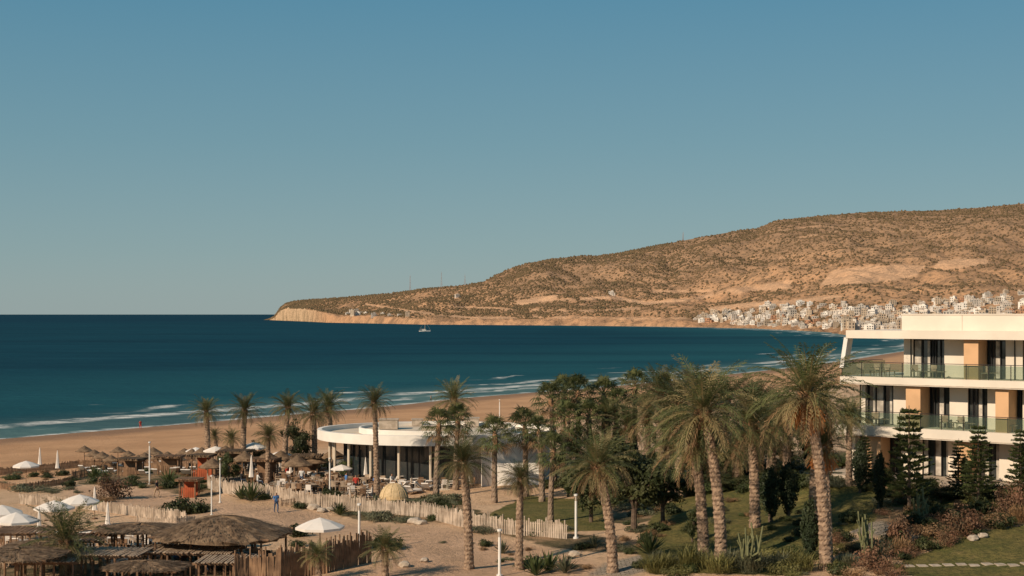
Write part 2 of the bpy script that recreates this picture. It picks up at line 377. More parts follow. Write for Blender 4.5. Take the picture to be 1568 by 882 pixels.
keep=(bb<.35)&(dens+rng.random(NB)*.35>.6)&(rng.random(NB)<np.interp(by,[1400,2500,5000],[.5,1,1]))
bx,by,bz=bx[keep],by[keep],bz[keep];n=len(bx)
sz=rng.uniform(1.3,3.4,n)*np.interp(by,[1300,4000],[.75,1.2])
a0=rng.uniform(0,6.28,n);vv=np.zeros((n,6,3))
for k in range(4):
    rr=sz*rng.uniform(.7,1.3,n);vv[:,k,0]=bx+rr*np.cos(a0+k*1.571);vv[:,k,1]=by+rr*np.sin(a0+k*1.571);vv[:,k,2]=bz+sz*.35*rng.uniform(.4,1.2,n)
vv[:,4]=np.stack([bx,by,bz+sz*rng.uniform(.8,1.3,n)],-1);vv[:,5]=np.stack([bx,by,bz-sz],-1)
fi=np.array([(0,1,4),(1,2,4),(2,3,4),(3,0,4),(1,0,5),(2,1,5),(3,2,5),(0,3,5)])
me=bpy.data.meshes.new('hillside_scrub');fa=(np.arange(n)[:,None,None]*6+fi[None]).reshape(-1,3).astype(np.int32)
me.vertices.add(n*6);me.vertices.foreach_set('co',vv.astype(np.float32).ravel());me.loops.add(fa.size);me.loops.foreach_set('vertex_index',fa.ravel())
me.polygons.add(len(fa));me.polygons.foreach_set('loop_start',np.arange(0,fa.size,3,dtype=np.int32));me.polygons.foreach_set('loop_total',np.full(len(fa),3,dtype=np.int32));me.update(calc_edges=True)
me.materials.append(M('scrub',(.115,.088,.052),(.17,.12,.07),.01,1,0,None,0));put('hillside_scrub',me)
# --- town houses
hv=[]
for k in range(16):
    mb=MB();w=random.uniform(6,11);dp=random.uniform(6,9);h=random.choice([3.5,6.2,6.5,9]);mb.box((0,0,h/2-2),(w,dp,h+4),0)
    for sx,sy,lx,ly in((0,-dp/2,w,.25),(0,dp/2,w,.25),(-w/2,0,.25,dp-.3),(w/2,0,.25,dp-.3)): mb.box((sx,sy,h+.38),(lx,ly,.75),0)
    if random.random()<.7: mb.box((random.uniform(-w/4,w/4),random.uniform(-1,1.5),h+1.2),(w*.35,dp*.35,2.4),0)
    if random.random()<.4: mb.box((w*.5+1.4,.3,h*.3-1),(3,dp*.7,h*.6+2),0)
    for fl in range(max(1,int(h/3))):
        nx=int(w/2.4)
        for i in range(nx):
            if random.random()<.85: mb.box((-w/2+(i+.5)*w/nx,-dp/2-.03,fl*3+1.7),(1.3,.1,1.7),1)
        for i in range(2):
            if random.random()<.7: mb.box((-w/2-.03,-dp/2+(i+.5)*dp/2,fl*3+1.7),(.1,1.2,1.5),1)
    cm=[m_town,m_town,m_town2,m_town,m_white,m_town2,m_town][k%7] if k<15 else m_terr
    hv.append(mb.mesh('village_house',[cm,m_glass]))
tu=[1065,1090,1150,1200,1230,1280,1350,1400,1480,1530,1568,1800];tt=[490,480,474,466,465,471,472,463,461,450,444,440];tb=[493,495,499,502,503,505,507,508,508,508,508,508]
for k in range(640):
    u=1066+(1640-1066)*random.random()**.9;t0=np.interp(u,tu,tt);t1=np.interp(u,tu,tb)
    v=t0+(t1-t0)*random.random()**.85
    if random.random()<.15*(1-(u-1066)/500) : continue
    p=hill_at(u,v);s=random.uniform(.7,1.15)
    put('village_house',random.choice(hv),p,random.uniform(-.5,.5)-.3,(s,s,s*random.uniform(.7,1.1)))
for u,v in [(538,479),(546,478),(552,480),(541,483),(560,481),(533,482),(586,482),(596,484),(571,485),(613,484),(935,452),(700,456),(625,485),(548,483)]:
    put('village_house',random.choice(hv[:5]),hill_at(u,v),random.uniform(-.5,.5),1.15)
for u,vt in((627,421),(675,416),(713,420),(1046,357)):
    p=hill_at(u,np.interp(u,us,vs_)+1.2);h=(np.interp(u,us,vs_)-vt)*pxm(p) if u<1000 else 25;mb=MB()
    for sx in(-1,1):
        for sy in(-1,1): mb.cyl((sx*2.2,sy*2.2,-5),(sx*.4,sy*.4,h),.32,.25,4)
    for k in range(8):
        z0=h*k/8;z1=h*(k+1)/8;w0=2.2-1.8*k/8;w1=2.2-1.8*(k+1)/8
        for sy in(-1,1): mb.cyl((-w0,sy*w0,z0),(w1,sy*w1,z1),.18,.18,3);mb.cyl((sy*w0,w0,z0),(sy*w1,-w1,z1),.18,.18,3)
    mb.cyl((0,0,h),(0,0,h+5),.2,.1,4);mb.obj('radio_mast',[M('mast_steel',(.35,.25,.22))],None,p)
# sailing boat
p=Vector(((650-784)/FP*1780,1780,0));e=empty('sailing_yacht',p,math.radians(8));mb=MB()
secs=[(-7,.9,1.0),(-5,1.7,1.1),(0,2.1,1.15),(4,1.3,1.4),(7.5,.08,1.7)];V=[];Fs=[]
for x,w,z in secs: V+=[(x,-w,z),(x,-w*.7,-.3),(x,w*.7,-.3),(x,w,z)]
for k in range(4):
    for i in range(3): Fs.append((k*4+i,(k+1)*4+i,(k+1)*4+i+1,k*4+i+1))
    Fs.append((k*4+3,(k+1)*4+3,(k+1)*4,k*4))
Fs.append((0,1,2,3));mb.add(V,Fs);mb.box((-.5,0,1.8),(5,2,.9));mb.obj('hull',[m_white2],e)
mb=MB();mb.cyl((.6,0,1),(.6,0,14),.2,.12,6);mb.cyl((.6,0,2.9),(-5.5,0,2.9),.28,.2,6);mb.cyl((.6,0,13.8),(7.4,0,1.7),.06,.06,3);mb.cyl((.6,0,13.8),(-6.9,0,1.2),.06,.06,3);mb.obj('mast',[m_cream],e)
# ------------------------------------------------------------------ vegetation
def unit(a): return a/np.maximum(np.linalg.norm(a,axis=-1,keepdims=True),1e-9)
def leaves(ells,n,size,ncl=24,asp=.45,up=0.0,spread=.28):
    out=[];vol=np.array([e[1][0]*e[1][1]*e[1][2] for e in ells])**.8;vol=vol/vol.sum()
    for (c,rd),w in zip(ells,vol):
        k=max(8,int(n*w));c=np.array(c);rd=np.array(rd);nc=max(4,int(ncl*w)+3)
        cc=unit(rng.normal(size=(nc,3)));cc*=rng.uniform(.45,.95,(nc,1))
        q=rng.integers(0,nc,k);off=rng.normal(size=(k,3))*spread;pos=cc[q]+off
        L=np.linalg.norm(pos,axis=1,keepdims=True);pos=np.where(L>1.12,pos/L*1.12,pos)
        nr=unit(unit(pos)+rng.normal(size=(k,3))*.55+np.array([0,0,.25]))
        P0=c+pos*rd;t=unit(np.cross(nr,rng.normal(size=(k,3)))+np.array([0,0,up]));b=unit(np.cross(nr,t))
        s=size*rng.uniform(.6,1.4,(k,1))
        out.append(np.stack([P0-t*s,P0-b*s*asp,P0+t*s,P0+b*s*asp],1))
    return np.concatenate(out)
def frond(mb,az,el0,L,droop,mi,nl=22,ll=.2,base=(0,0,0),rmi=None):
    ca,sa=math.cos(az),math.sin(az);n=9;pts=[];tan=[];p=np.array(base,float);Sd=np.array([-sa,ca,0.]);tw=random.uniform(-.15,.15)
    for i in range(n+1):
        s=i/n;el=el0-droop*s**1.25;T=np.array([math.cos(el)*ca,math.cos(el)*sa,math.sin(el)])+Sd*tw*s;T/=np.linalg.norm(T)
        pts.append(p.copy());tan.append(T);p=p+T*L/n
    pts=np.array(pts);tan=np.array(tan)
    q=[]
    for i in range(n):
        w0=.035*(1-i/n)+.008;w1=.035*(1-(i+1)/n)+.008;q.append([pts[i]-Sd*w0*1.3,pts[i+1]-Sd*w1,pts[i+1]+Sd*w1,pts[i]+Sd*w0*1.3])
    mb.polys(np.array(q),mi if rmi is None else rmi)
    s=np.repeat(np.linspace(.14,1,nl),2)+rng.uniform(-.01,.01,nl*2);s=np.clip(s,0,1);sg=np.tile([-1,1],nl)
    k=np.minimum((s*n).astype(int),n-1);fr=(s*n-k)[:,None];Pp=pts[k]*(1-fr)+pts[k+1]*fr;Tt=tan[k]
    Un=np.cross(Tt,Sd);Un*=np.sign(Un[:,2:3]+1e-6)
    l=(L*ll*(.45+1.1*np.sin(np.pi*np.clip(s*.85+.08,0,1)))*.75)*rng.uniform(.8,1.15,nl*2)
    d=unit(Tt*(.55+.6*s[:,None])+Sd*(sg*.85)[:,None]+Un*.3+rng.normal(size=(nl*2,3))*.1)
    mid=Pp+d*(l*.5)[:,None];tip=Pp+unit(d+np.array([0,0,-.35]))*l[:,None]
    w=.026*L/3
    mb.polys(np.stack([Pp-Tt*w,mid-Tt*w*1.2,tip,mid+Tt*w*1.2],1),mi)
def date_crown(k,nf=78,dry=.12):
    mb=MB()
    for i in range(nf):
        f=(i+.5)/nf;az=i*2.39996+random.uniform(-.25,.25)
        el=math.radians(84-122*f**1.05)+random.uniform(-.14,.14)
        L=3.1*random.uniform(.82,1.1)*(1-.18*(f>.85)-.22*(f<.08))
        isd=f>.93-dry*.8 and random.random()<.85
        frond(mb,az,el,L,random.uniform(.7,1.3)*(1.15 if f>.3 else .8),2 if isd else (1 if random.random()<.12+.35*f else 0),24,.17,(.18*math.cos(az),.18*math.sin(az),.1-.35*f),1)
    mb.lathe([(.22,-.95),(.34,-.6),(.38,-.2),(.25,.2),(.05,.45)],n=9,mi=3,jit=.2)
    for i in range(60):
        a=random.uniform(0,6.28);z=random.uniform(-1.0,.1);mb.cyl((.2*math.cos(a),.2*math.sin(a),z),(.52*math.cos(a),.52*math.sin(a),z+.3),.06,.03,4,3,False)
    return mb.mesh('date_palm_crown',[m_date,m_date2,m_dry,m_base])
DC=[date_crown(k,random.choice([76,86,98])) for k in range(6)]
def fan_crown(k,nf=44):
    mb=MB()
    for i in range(nf):
        f=(i+.5)/nf;az=i*2.39996+random.uniform(-.3,.3);el=math.radians(82-135*f)+random.uniform(-.12,.12);dry=f>.85
        pl=random.uniform(.8,1.15);d=Vector((math.cos(el)*math.cos(az),math.cos(el)*math.sin(az),math.sin(el)))
        b0=Vector((0,0,.15-.4*f));b1=b0+d*pl+Vector((0,0,-.1*pl));mb.cyl(b0,b1,.028,.02,3,0,False)
        S=Vector((-math.sin(az),math.cos(az),0));Un=d.cross(S);Un=Un if Un.z>0 else -Un
        R=random.uniform(.62,.85);ns=15;Aq=[]
        for j in range(ns):
            a=(j/(ns-1)-.5)*3.7+random.uniform(-.05,.05);fold=Un*(.05*(j%2)+.1*abs(math.sin(a)))
            pr=(d*math.cos(a)+S*math.sin(a));pe=(-d*math.sin(a)+S*math.cos(a))
            mid=b1+pr*R*.5+fold;w=pe*R*.055;tip=b1+pr*R*random.uniform(.85,1.2)+Vector((0,0,-.35*R*random.uniform(.5,1.4)))
            Aq.append([b1,mid-w,tip,mid+w])
        mb.polys(np.array([[list(x) for x in q] for q in Aq]),1 if dry else 0)
    mb.lathe([(.14,-.9),(.2,-.5),(.2,-.1),(.08,.2)],n=8,mi=2,jit=.2)
    return mb.mesh('fan_palm_crown',[m_fan,m_dry,m_base])
FC=[fan_crown(k,random.choice([30,34,38])) for k in range(5)]
def trunk(h,r0,r1,lean,ring,ns=10,jit=.09,mat=m_trunk):
    mb=MB();k=max(4,int(h/ring));V=[];Fs=[];ox,oy=lean
    for i in range(k+1):
        s=i/k;r=(r0+(r1-r0)*s)*(1.08 if i%2 else .96)+.12*r0*max(0,1-s*8)
        for j in range(ns):
            t=2*math.pi*(j+(.5 if i%2 else 0))/ns;rr=r*(1+random.uniform(-jit,jit));V.append((ox*s*s+rr*math.cos(t),oy*s*s+rr*math.sin(t),h*s-.25*(i==0)))
    for i in range(k):
        for j in range(ns): Fs.append((i*ns+j,i*ns+(j+1)%ns,(i+1)*ns+(j+1)%ns,(i+1)*ns+j))
    mb.add(V,Fs);return mb.mesh('palm_trunk',[mat])
def palm(kind,u,vb,vc,lp=None,tw=None,D=None,ucr=None,fruit=0):
    p=P(u,vb) if D is None else GD(u,D);k=pxm(p)
    if D is not None: zc=HC-(vc-481)*k;h=zc-p.z
    else: h=(vb-vc)*k
    h=max(h,1.0);lx=((ucr if ucr else u+random.uniform(-5,5))-u)*k;lean=(lx,random.uniform(-.3,.3))
    tilt=(random.uniform(-.09,.09),random.uniform(-.09,.09),random.uniform(0,6.28))
    if kind=='d':
        s=((lp or 62)*k)/2.75;r=(tw*k/2 if tw else .26)
        e=empty('date_palm',p);put('trunk',trunk(h,r*1.05,r*.82,lean,.13,12),(0,0,0),parent=e)
        put('crown',random.choice(DC),(lean[0],lean[1],h),0,(s,s,s*random.uniform(.92,1.12)),e,tilt)
        if fruit:
            mb=MB()
            for i in range(9):
                a=i*.7;c0=Vector((.25*math.cos(a),.25*math.sin(a),-.3));lo=-1.2*fruit*random.uniform(.7,1.2)
                for j in range(24):
                    q=c0+Vector((random.gauss(.36*math.cos(a)*fruit,.14),random.gauss(.36*math.sin(a)*fruit,.14),random.uniform(lo,-.6)));mb.cyl(c0,q,.012,.026,3,0,False)
            mb.obj('date_stalks',[m_fruit],e,(lean[0],lean[1],h))
    else:
        s=((lp or 34)*k)/1.6;r=(tw*k/2 if tw else .17)
        e=empty('fan_palm',p);put('trunk',trunk(h,r*1.25,r*.85,lean,.2,8,.04,m_trunkg),(0,0,0),parent=e)
        put('crown',random.choice(FC),(lean[0],lean[1],h),0,s,e,tilt)
for a in [(318,690,630,25,9,158),(372,700,628,28,9,150),(436,705,624,28,9,145),(482,712,634,29,9,142),(508,712,624,29,8,150),(410,722,668,22,8,138),(692,700,612,32,9,165),
          (355,712,672,16,7,150),(333,700,668,14,6,160)]:
    palm('d',a[0],0,a[2],a[3],a[4],D=a[5])
palm('d',577,748,616,27,9,D=124,ucr=573)
palm('d',718,872,708,46,14,ucr=709);palm('d',938,878,716,62,16,ucr=915);palm('d',1104,862,632,82,18,ucr=1078);palm('d',1077,852,680,68,17,ucr=1062)
palm('d',1156,808,655,70,16,ucr=1150);palm('d',1264,874,605,84,18,ucr=1236,fruit=1.5);palm('d',1246,820,640,62,16,ucr=1252,fruit=1.5);palm('d',1268,866,685,40,14,ucr=1262,fruit=1.0)
palm('d',795,874,735,34,12,ucr=797);palm('d',100,890,832,62,15);palm('d',590,884,840,34,11);palm('d',488,888,850,26,10)
palm('d',1180,782,655,56,14,D=105);palm('d',1010,0,606,50,13,D=118);palm('d',1040,0,620,48,13,D=112);palm('d',1110,0,616,48,12,D=118)
palm('d',990,0,640,42,11,D=122);palm('d',1300,0,640,34,10,D=97);palm('d',1130,0,690,44,12,D=108);palm('d',960,0,655,38,11,D=124)
palm('d',1205,0,640,50,12,D=104);palm('d',1065,0,600,46,12,D=122);palm('d',1160,0,620,46,12,D=120);palm('d',930,0,640,36,11,D=128);palm('d',1025,0,670,50,13,D=105)
for u,vc,D,lp in [(668,650,122,32),(698,644,127,30),(757,664,118,34),(805,655,122,36),(848,612,128,34),(885,602,130,34),(925,604,132,32),(972,592,135,32),(843,690,100,34),(870,640,125,32),(905,640,126,32),(1018,596,134,28),
                  (830,660,118,30),(945,618,130,30),(862,598,134,28)]:
    palm('f',u,0,vc,lp,8,D=D)
def tree_mesh(k,leaf,h=6,w=2.6,n=5200):
    mb=MB();mb.cyl((0,0,-.3),(.1,0,h*.35),.2,.14,8,0);els=[]
    for i in range(11):
        a=i*2.4+random.uniform(-.4,.4);rr=w*random.uniform(.2,.7);z=h*random.uniform(.28,.86);q=Vector((rr*math.cos(a),rr*math.sin(a),z))
        b0=Vector((.1,0,h*random.uniform(.18,.27)));md=(b0+q)/2+Vector((0,0,.3));mb.cyl(b0,md,.09,.06,5,0,False);mb.cyl(md,q,.06,.02,5,0,False)
        els.append((q,(w*random.uniform(.3,.5),w*random.uniform(.3,.5),h*random.uniform(.1,.17))))
    mb.polys(leaves(els,n,.13,60),1);return mb.mesh('broadleaf_tree',[m_bark,leaf])
TM=[tree_mesh(0,m_green),tree_mesh(1,m_green),tree_mesh(2,m_green2),tree_mesh(3,m_green,6,2.2),tree_mesh(4,m_grey,6,2.8)]
def tree(u,vb,vt,wp,ti,D=None):
    p=P(u,vb) if D is None else GD(u,D);k=pxm(p);h=(HC-(vt-481)*k)-p.z
    put('broadleaf_tree',TM[ti],p,random.uniform(0,6.28),(wp*k/4.6,wp*k/4.6,h/6))
for a in [(460,712,642,48,0,140),(970,815,662,120,0,None),(905,800,690,80,1,None),(1015,800,700,86,0,None),(870,735,660,70,3,128),(1060,735,640,80,1,125),(1200,0,660,70,3,118),(1160,0,640,70,1,125),
          (940,0,665,80,1,118),(1120,0,665,90,0,115),(1250,0,665,60,3,112),(395,705,672,24,2,152),(1010,0,640,60,3,128),(350,0,690,30,2,140),(530,0,700,24,2,134),(1345,745,715,40,2,None),(1440,770,742,50,1,None),(900,0,655,60,2,124),(980,0,690,80,3,112),(1060,830,770,40,3,None),
          (1090,0,700,90,1,112),(1150,0,705,80,0,110),(1030,0,690,90,2,115),(870,0,700,50,4,120),(1210,0,700,70,1,108),(1290,0,690,50,2,104),(890,0,725,60,0,112),(940,0,720,70,3,108),(1180,0,720,70,3,102),(1120,0,725,60,1,104),(1260,0,720,60,0,100),(1050,0,725,70,0,106),(960,0,645,56,0,133),
          (1240,0,640,50,1,125),(1100,0,640,70,3,128)]:
    tree(*a)
def norfolk():
    mb=MB();h=6;mb.cyl((0,0,-.2),(0,0,h),.12,.02,7,0);Q=[]
    z=.9
    while z<h-.1:
        L=(1.65*(1-z/h)**.6+.1)*random.uniform(.8,1.1);nb=6;a0=random.uniform(0,1)
        for i in range(nb):
            Lb=L*random.uniform(.75,1.1)
            a=a0+i*2*math.pi/nb+random.uniform(-.15,.15);d=np.array([math.cos(a),math.sin(a),random.uniform(.05,.28)]);e=np.array([0,0,z])+d*Lb
            mb.cyl((0,0,z),e,.02,.01,3,0,False);S=np.array([-math.sin(a),math.cos(a),0])
            for j in range(int(16+Lb*34)):
                s=random.uniform(.2,1);pp=np.array([0,0,z])+d*Lb*s;sd=random.choice([-1,1]);ll=(.38*(1.2-s*.6))*random.uniform(.6,1.25)
                t=unit(S*sd*random.uniform(.4,1.1)+d*.7+np.array([0,0,random.uniform(-.3,.8)]));wv=d*.04+np.array([0,0,.04]);Q.append([pp,pp+t*ll*.5+wv,pp+t*ll,pp+t*ll*.5-wv])
        z+=.36
    mb.polys(np.array(Q),1);return mb.mesh('norfolk_pine',[m_bark,m_green2])
NP=[norfolk(),norfolk()]
for u,vb,vt,s_ in [(1392,785,622,1.0),(1498,775,650,.95),(1563,765,655,.8),(1325,742,668,.7),(1468,758,672,.6),(1600,770,640,1)]:
    p=P(u,vb);h=(vb-vt)*pxm(p);put('norfolk_pine',random.choice(NP),p,random.random()*6,(h/6*1.0*s_**.3,h/6*1.0*s_**.3,h/6))
mb=MB();mb.cyl((0,0,-.2),(0,0,1),.12,.1,7,0);els=[((0,0,.9+.45*i),(.48*math.sin(math.pi*(i+1.6)/12)+.05,.48*math.sin(math.pi*(i+1.6)/12)+.05,.45)) for i in range(10)]
mb.polys(leaves(els,5200,.1,90,.35,2.5,.35),1);CY=mb.mesh('cypress_tree',[m_bark,m_cyp])
for u,vb,vt,w in [(1180,800,712,34),(1207,796,705,30),(1317,755,672,22),(1347,785,690,20),(1240,868,760,26),(1478,742,700,14)]:
    p=P(u,vb);k=pxm(p);put('cypress_tree',CY,p,random.random()*6,(w*k/1.05,w*k/1.05,(vb-vt)*k/5.3))
def shrub(leaf,n=1300,size=.075,flat=.6):
    mb=MB();els=[((random.uniform(-.5,.5),random.uniform(-.5,.5),flat*.45),(random.uniform(.4,.65),random.uniform(.4,.65),flat*random.uniform(.45,.75))) for _ in range(4)]
    for i in range(7):
        a=random.uniform(0,6.28);mb.cyl((0,0,-.1),(.4*math.cos(a),.4*math.sin(a),flat*.5),.025,.012,4,0,False)
    mb.polys(leaves(els,n,size,26),1);return mb.mesh('shrub',[m_bark,leaf])
def agave(n=26,L=.8,leaf=m_grey):
    mb=MB();Q=[]
    for i in range(n):
        a=i*2.4;el=math.radians(80-62*i/n);d=np.array([math.cos(a)*math.cos(el),math.sin(a)*math.cos(el),math.sin(el)]);S=np.array([-math.sin(a),math.cos(a),0])
        l=L*random.uniform(.8,1.1);md=d*l*.5;Q.append([S*.05,md+S*.06,d*l+np.array([0,0,-.05]),md-S*.06])
    mb.polys(np.array(Q),0);return mb.mesh('agave_plant',[leaf])
def grasst(leaf,n=260,L=.9):
    mb=MB();Q=[]
    for i in range(n):
        a=random.uniform(0,6.28);el=random.uniform(.6,1.5);b0=np.array([random.gauss(0,.16),random.gauss(0,.16),0.]);d=np.array([math.cos(a)*math.cos(el),math.sin(a)*math.cos(el),math.sin(el)]);l=L*random.uniform(.6,1.1);S=np.array([-math.sin(a),math.cos(a),0])*.014
        m_=b0+d*l*.6;t=b0+d*l+np.array([math.cos(a),math.sin(a),-1])*.12*l;Q.append([b0-S,m_-S,t,m_+S])
    mb.polys(np.array(Q),0);return mb.mesh('grass_tuft',[leaf])
SB={'g':[shrub(m_green),shrub(m_green)],'b':[shrub(m_green2),shrub(m_green2,1300,.06)],'s':[shrub(m_grey,1400,.055,.45),shrub(m_grey,1400,.05,.5)],'r':[shrub(m_red,1500,.055,.8),shrub(m_red,1500,.055,.9)],'y':[shrub(m_yel,1300,.055,.6)],'d':[shrub(m_dry,1200,.05,.5)]}
AG=[agave(),agave(34,1.0,m_green2)];GT=[grasst(m_yel),grasst(m_grey),grasst(m_dry)]
def sh(kind,u,v,wp,hs=1.0):
    p=P(u,v);s=wp*pxm(p)/1.9;put('shrub',random.choice(SB[kind]),p,random.random()*6.28,(s,s,s*hs))
for a in [('s',45,752,60,.7),('s',75,753,46,.6),('s',28,748,36,.6),('b',20,735,40,.6),('r',175,765,70,1.1),('d',168,768,50,.7),('g',285,788,72,1),('g',262,785,44,.8),('g',300,786,50,1),('g',205,742,36,1),('g',255,748,30,1.2),('g',150,740,40,.8),
          ('s',590,796,60,.8),('s',560,790,44,.6),('s',620,800,50,.7),('s',535,790,30,.6),('s',680,768,60,.8),('g',660,765,40,.6),('s',700,772,40,.6),('s',740,815,54,.7),('s',720,808,36,.6),('b',830,820,54,.7),('s',790,815,30,.6),('s',860,812,40,.6),('g',460,778,30,1),('b',400,765,30,1),
          ('g',600,842,60,1.1),('g',575,840,40,1),('g',450,822,50,1),('g',455,838,30,1),('b',815,868,60,.8),('g',740,838,30,1),('g',895,842,40,.7),
          ('r',1385,835,66,1.4),('d',1430,825,60,1.3),('r',1475,818,66,1.2),('d',1515,806,60,1.2),('r',1545,795,60,1.5),('r',1565,780,50,1.5),('g',1400,808,50,1.3),('g',1370,838,50,1.6),('r',1340,876,70,1.1),('d',1310,882,50,1),('r',1360,884,50,1),('g',1422,842,50,1.1),('g',1455,800,50,1.3),('g',1500,790,60,1.2),('r',1450,835,40,1.3),
          ('g',1310,800,50,1),('g',1365,770,60,.8),('g',1395,772,50,.8),('b',1420,758,50,.8),('g',1460,762,60,.8),('g',1510,765,50,.8),('b',1555,762,60,.9),('g',1330,752,40,.8),('s',1285,745,40,.6),('g',1290,828,46,1),('b',1215,850,50,.9),('g',1245,856,40,.9),('g',1290,880,50,1),('y',1180,866,60,1),('y',1130,862,50,1),('y',1205,878,60,1),('b',1010,872,46,.8),('y',1040,880,60,.7),
          ('g',1150,850,40,1),('g',985,870,36,1),('g',1225,822,36,1),('g',500,722,34,1.2),('g',540,715,30,1.2),('g',490,740,26,1.3),('b',632,735,24,1.2),('s',635,770,40,.6),('g',515,760,26,.8)]: sh(*a)
def rnd_in(pg):
    us_=[a[0] for a in pg];vs2=[a[1] for a in pg];pa=np.array(pg,float)
    while True:
        u=random.uniform(min(us_),max(us_));v=random.uniform(min(vs2),max(vs2))
        if inside(pa,np.array([u]),np.array([v]))[0]: return u,v
for pg,n,kinds,w0,w1 in [([(830,745),(1150,735),(1300,735),(1280,748),(1060,758),(990,790),(920,768)],75,'gggbs',26,60),
                         ([(930,800),(1000,770),(1040,800),(1000,850),(940,850)],26,'gbsd',20,44),
                         ([(1050,770),(1300,750),(1320,800),(1100,830)],14,'gbsd',16,34),
                         ([(1340,768),(1568,785),(1568,808),(1400,835),(1345,800)],34,'rdggs',24,50),
                         ([(500,768),(700,770),(880,826),(700,806),(500,785)],40,'sgdb',12,34),
                         ([(330,752),(500,778),(500,770),(330,742)],14,'sgb',12,24),
                         ([(130,722),(300,715),(325,755),(150,745)],34,'gbd',12,28),
                         ([(300,712),(640,700),(640,750),(500,762),(330,740)],46,'gbgs',10,24),
                         ([(0,728),(120,720),(120,760),(0,745)],16,'sgd',12,30),
                         ([(1200,830),(1400,840),(1380,882),(1200,882)],24,'gryd',20,44),
                         ([(1000,855),(1240,850),(1240,882),(1000,882)],20,'ybs',20,40),
                         ([(640,822),(900,850),(900,882),(800,882)],16,'gsd',10,26),
                         ([(60,765),(280,800),(230,830),(60,800)],8,'sd',8,18),
                         ([(1290,738),(1560,757),(1568,770),(1300,750)],26,'gb',20,44)]:
    for _ in range(n):
        u,v=rnd_in(pg);sh(random.choice(kinds),u,v,random.uniform(w0,w1),random.uniform(.6,1.2))
for u,v,s in [(145,735,1.6),(160,738,1.3),(258,742,1.5),(270,745,1.2),(385,768,1.6),(370,765,1.3),(575,775,1.2),(520,790,1.1),(690,795,1.2),(865,880,1.3),(840,876,1.2),(770,850,1),(820,882,1.2),(910,840,1),(995,850,1.3)]:
    put('agave_plant',random.choice(AG),P(u,v),random.random()*6,s*1.2)
for u,v in [(1165,868),(1190,872),(1150,878),(1120,872),(1060,872),(1005,866),(1020,874),(1210,868),(1100,880),(1230,876),(1340,856),(1380,850),(1000,880),(1560,800),(1300,870)]:
    put('grass_tuft',random.choice(GT),P(u,v),random.random()*6,random.uniform(1.1,1.8))
def cactus(p,h,r0=1.):
    mb=MB();mb.cyl((0,0,-.1),(0,0,h*.3),.11*r0,.09*r0,6)
    for i in range(11):
        a=i*2.4;r=random.uniform(.15,.8)*r0;z0=h*random.uniform(.1,.4);k=Vector((r*math.cos(a),r*math.sin(a),z0+r*.5));mb.cyl((0,0,z0),k,.06,.065,6);t=k+Vector((random.uniform(-.25,.25),random.uniform(-.25,.25),h*random.uniform(.3,.6)));mb.cyl(k,t,.065,.045,6)
        if i%2: mb.cyl((k+t)/2,(k+t)/2+Vector((.2*math.cos(a+1),.2*math.sin(a+1),.35)),.05,.04,5)
    mb.obj('candelabra_cactus',[M('cactus_green',(.17,.17,.08),(.11,.12,.06),3)],None,p)
cactus(P(1148,880),2.6);cactus(P(1325,860),3.0,.5);cactus(P(1410,800),2.,.8)
bpy.ops.mesh.primitive_ico_sphere_add(subdivisions=2,radius=.5);o=bpy.context.object;rk=o.data;bpy.data.objects.remove(o)
for vtx in rk.vertices: vtx.co*=random.uniform(.82,1.15);vtx.co.z*=.7
rk.materials.append(m_stone)
for u,v,s in [(610,765,1.3),(596,762,1),(480,780,1),(492,784,.8),(505,783,.7),(645,804,.8),(635,801,1),(700,800,.7),(450,770,.8),(620,868,.7),(650,862,.5),(880,852,.7),(1490,828,.6),(1505,826,.5)]:
    put('garden_rock',rk,P(u,v)+Vector((0,0,.1)),random.random()*6,(s*1.2,s,s))
# ------------------------------------------------------------------ hotel
OX,OY=23.5,100.;A=Vector((.78,-.6257,0)).normalized();N=Vector((-.6257,-.78,0)).normalized()
rzH=math.atan2(A.y,A.x)
def hb(mb,s0,s1,n0,n1,z0,z1,mi=0):
    c=Vector((OX,OY,0))+A*((s0+s1)/2)+N*((n0+n1)/2)+Vector((0,0,(z0+z1)/2));mb.box(c,(abs(s1-s0),abs(n1-n0),abs(z1-z0)),mi,rzH)
def s_of(u,n):
    lo,hi=-5,30
    for _ in range(40):
        s=(lo+hi)/2;q=Vector((OX,OY,0))+A*s+N*n
        if 784+FP*q.x/q.y<u: lo=s
        else: hi=s
    return s
hot=empty('hotel_building')
sl=MB();hb(sl,-.2,42,-9,0,17.05,17.6);hb(sl,-.5,42,-9,.2,13.45,14.15);hb(sl,.3,42,-9,.1,20.3,20.86);hb(sl,3.9,42,-13,-1.2,20.86,21.95);hb(sl,-1,42,-9,1.5,10.3,10.75,1)
hb(sl,3.86,42.1,-13.1,-1.14,21.95,22.02,0)
for s_ in (8.2,14.6,21): hb(sl,s_,s_+.03,-1.2,-1.19,20.9,21.95,1)
hb(sl,-.22,42,.0,.02,17.1,17.14,1);hb(sl,-.52,42,.2,.22,13.5,13.54,1)
sl.obj('floor_slabs_and_roof',[m_hotel,m_stone],hot)
wl=MB();gl=MB();fr=MB()
WN=-1.8
for z0,z1,st in ((17.6,20.3,4.2),(14.15,17.05,.9),(10.75,13.45,.4)):
    hb(gl,st,42,-8.6,WN-.25,z0,z1)
hb(wl,3.95,4.2,-9,WN,17.6,20.3);hb(wl,.6,.9,-9,WN,14.15,17.05);hb(wl,.1,.4,-9,WN,10.75,13.45)
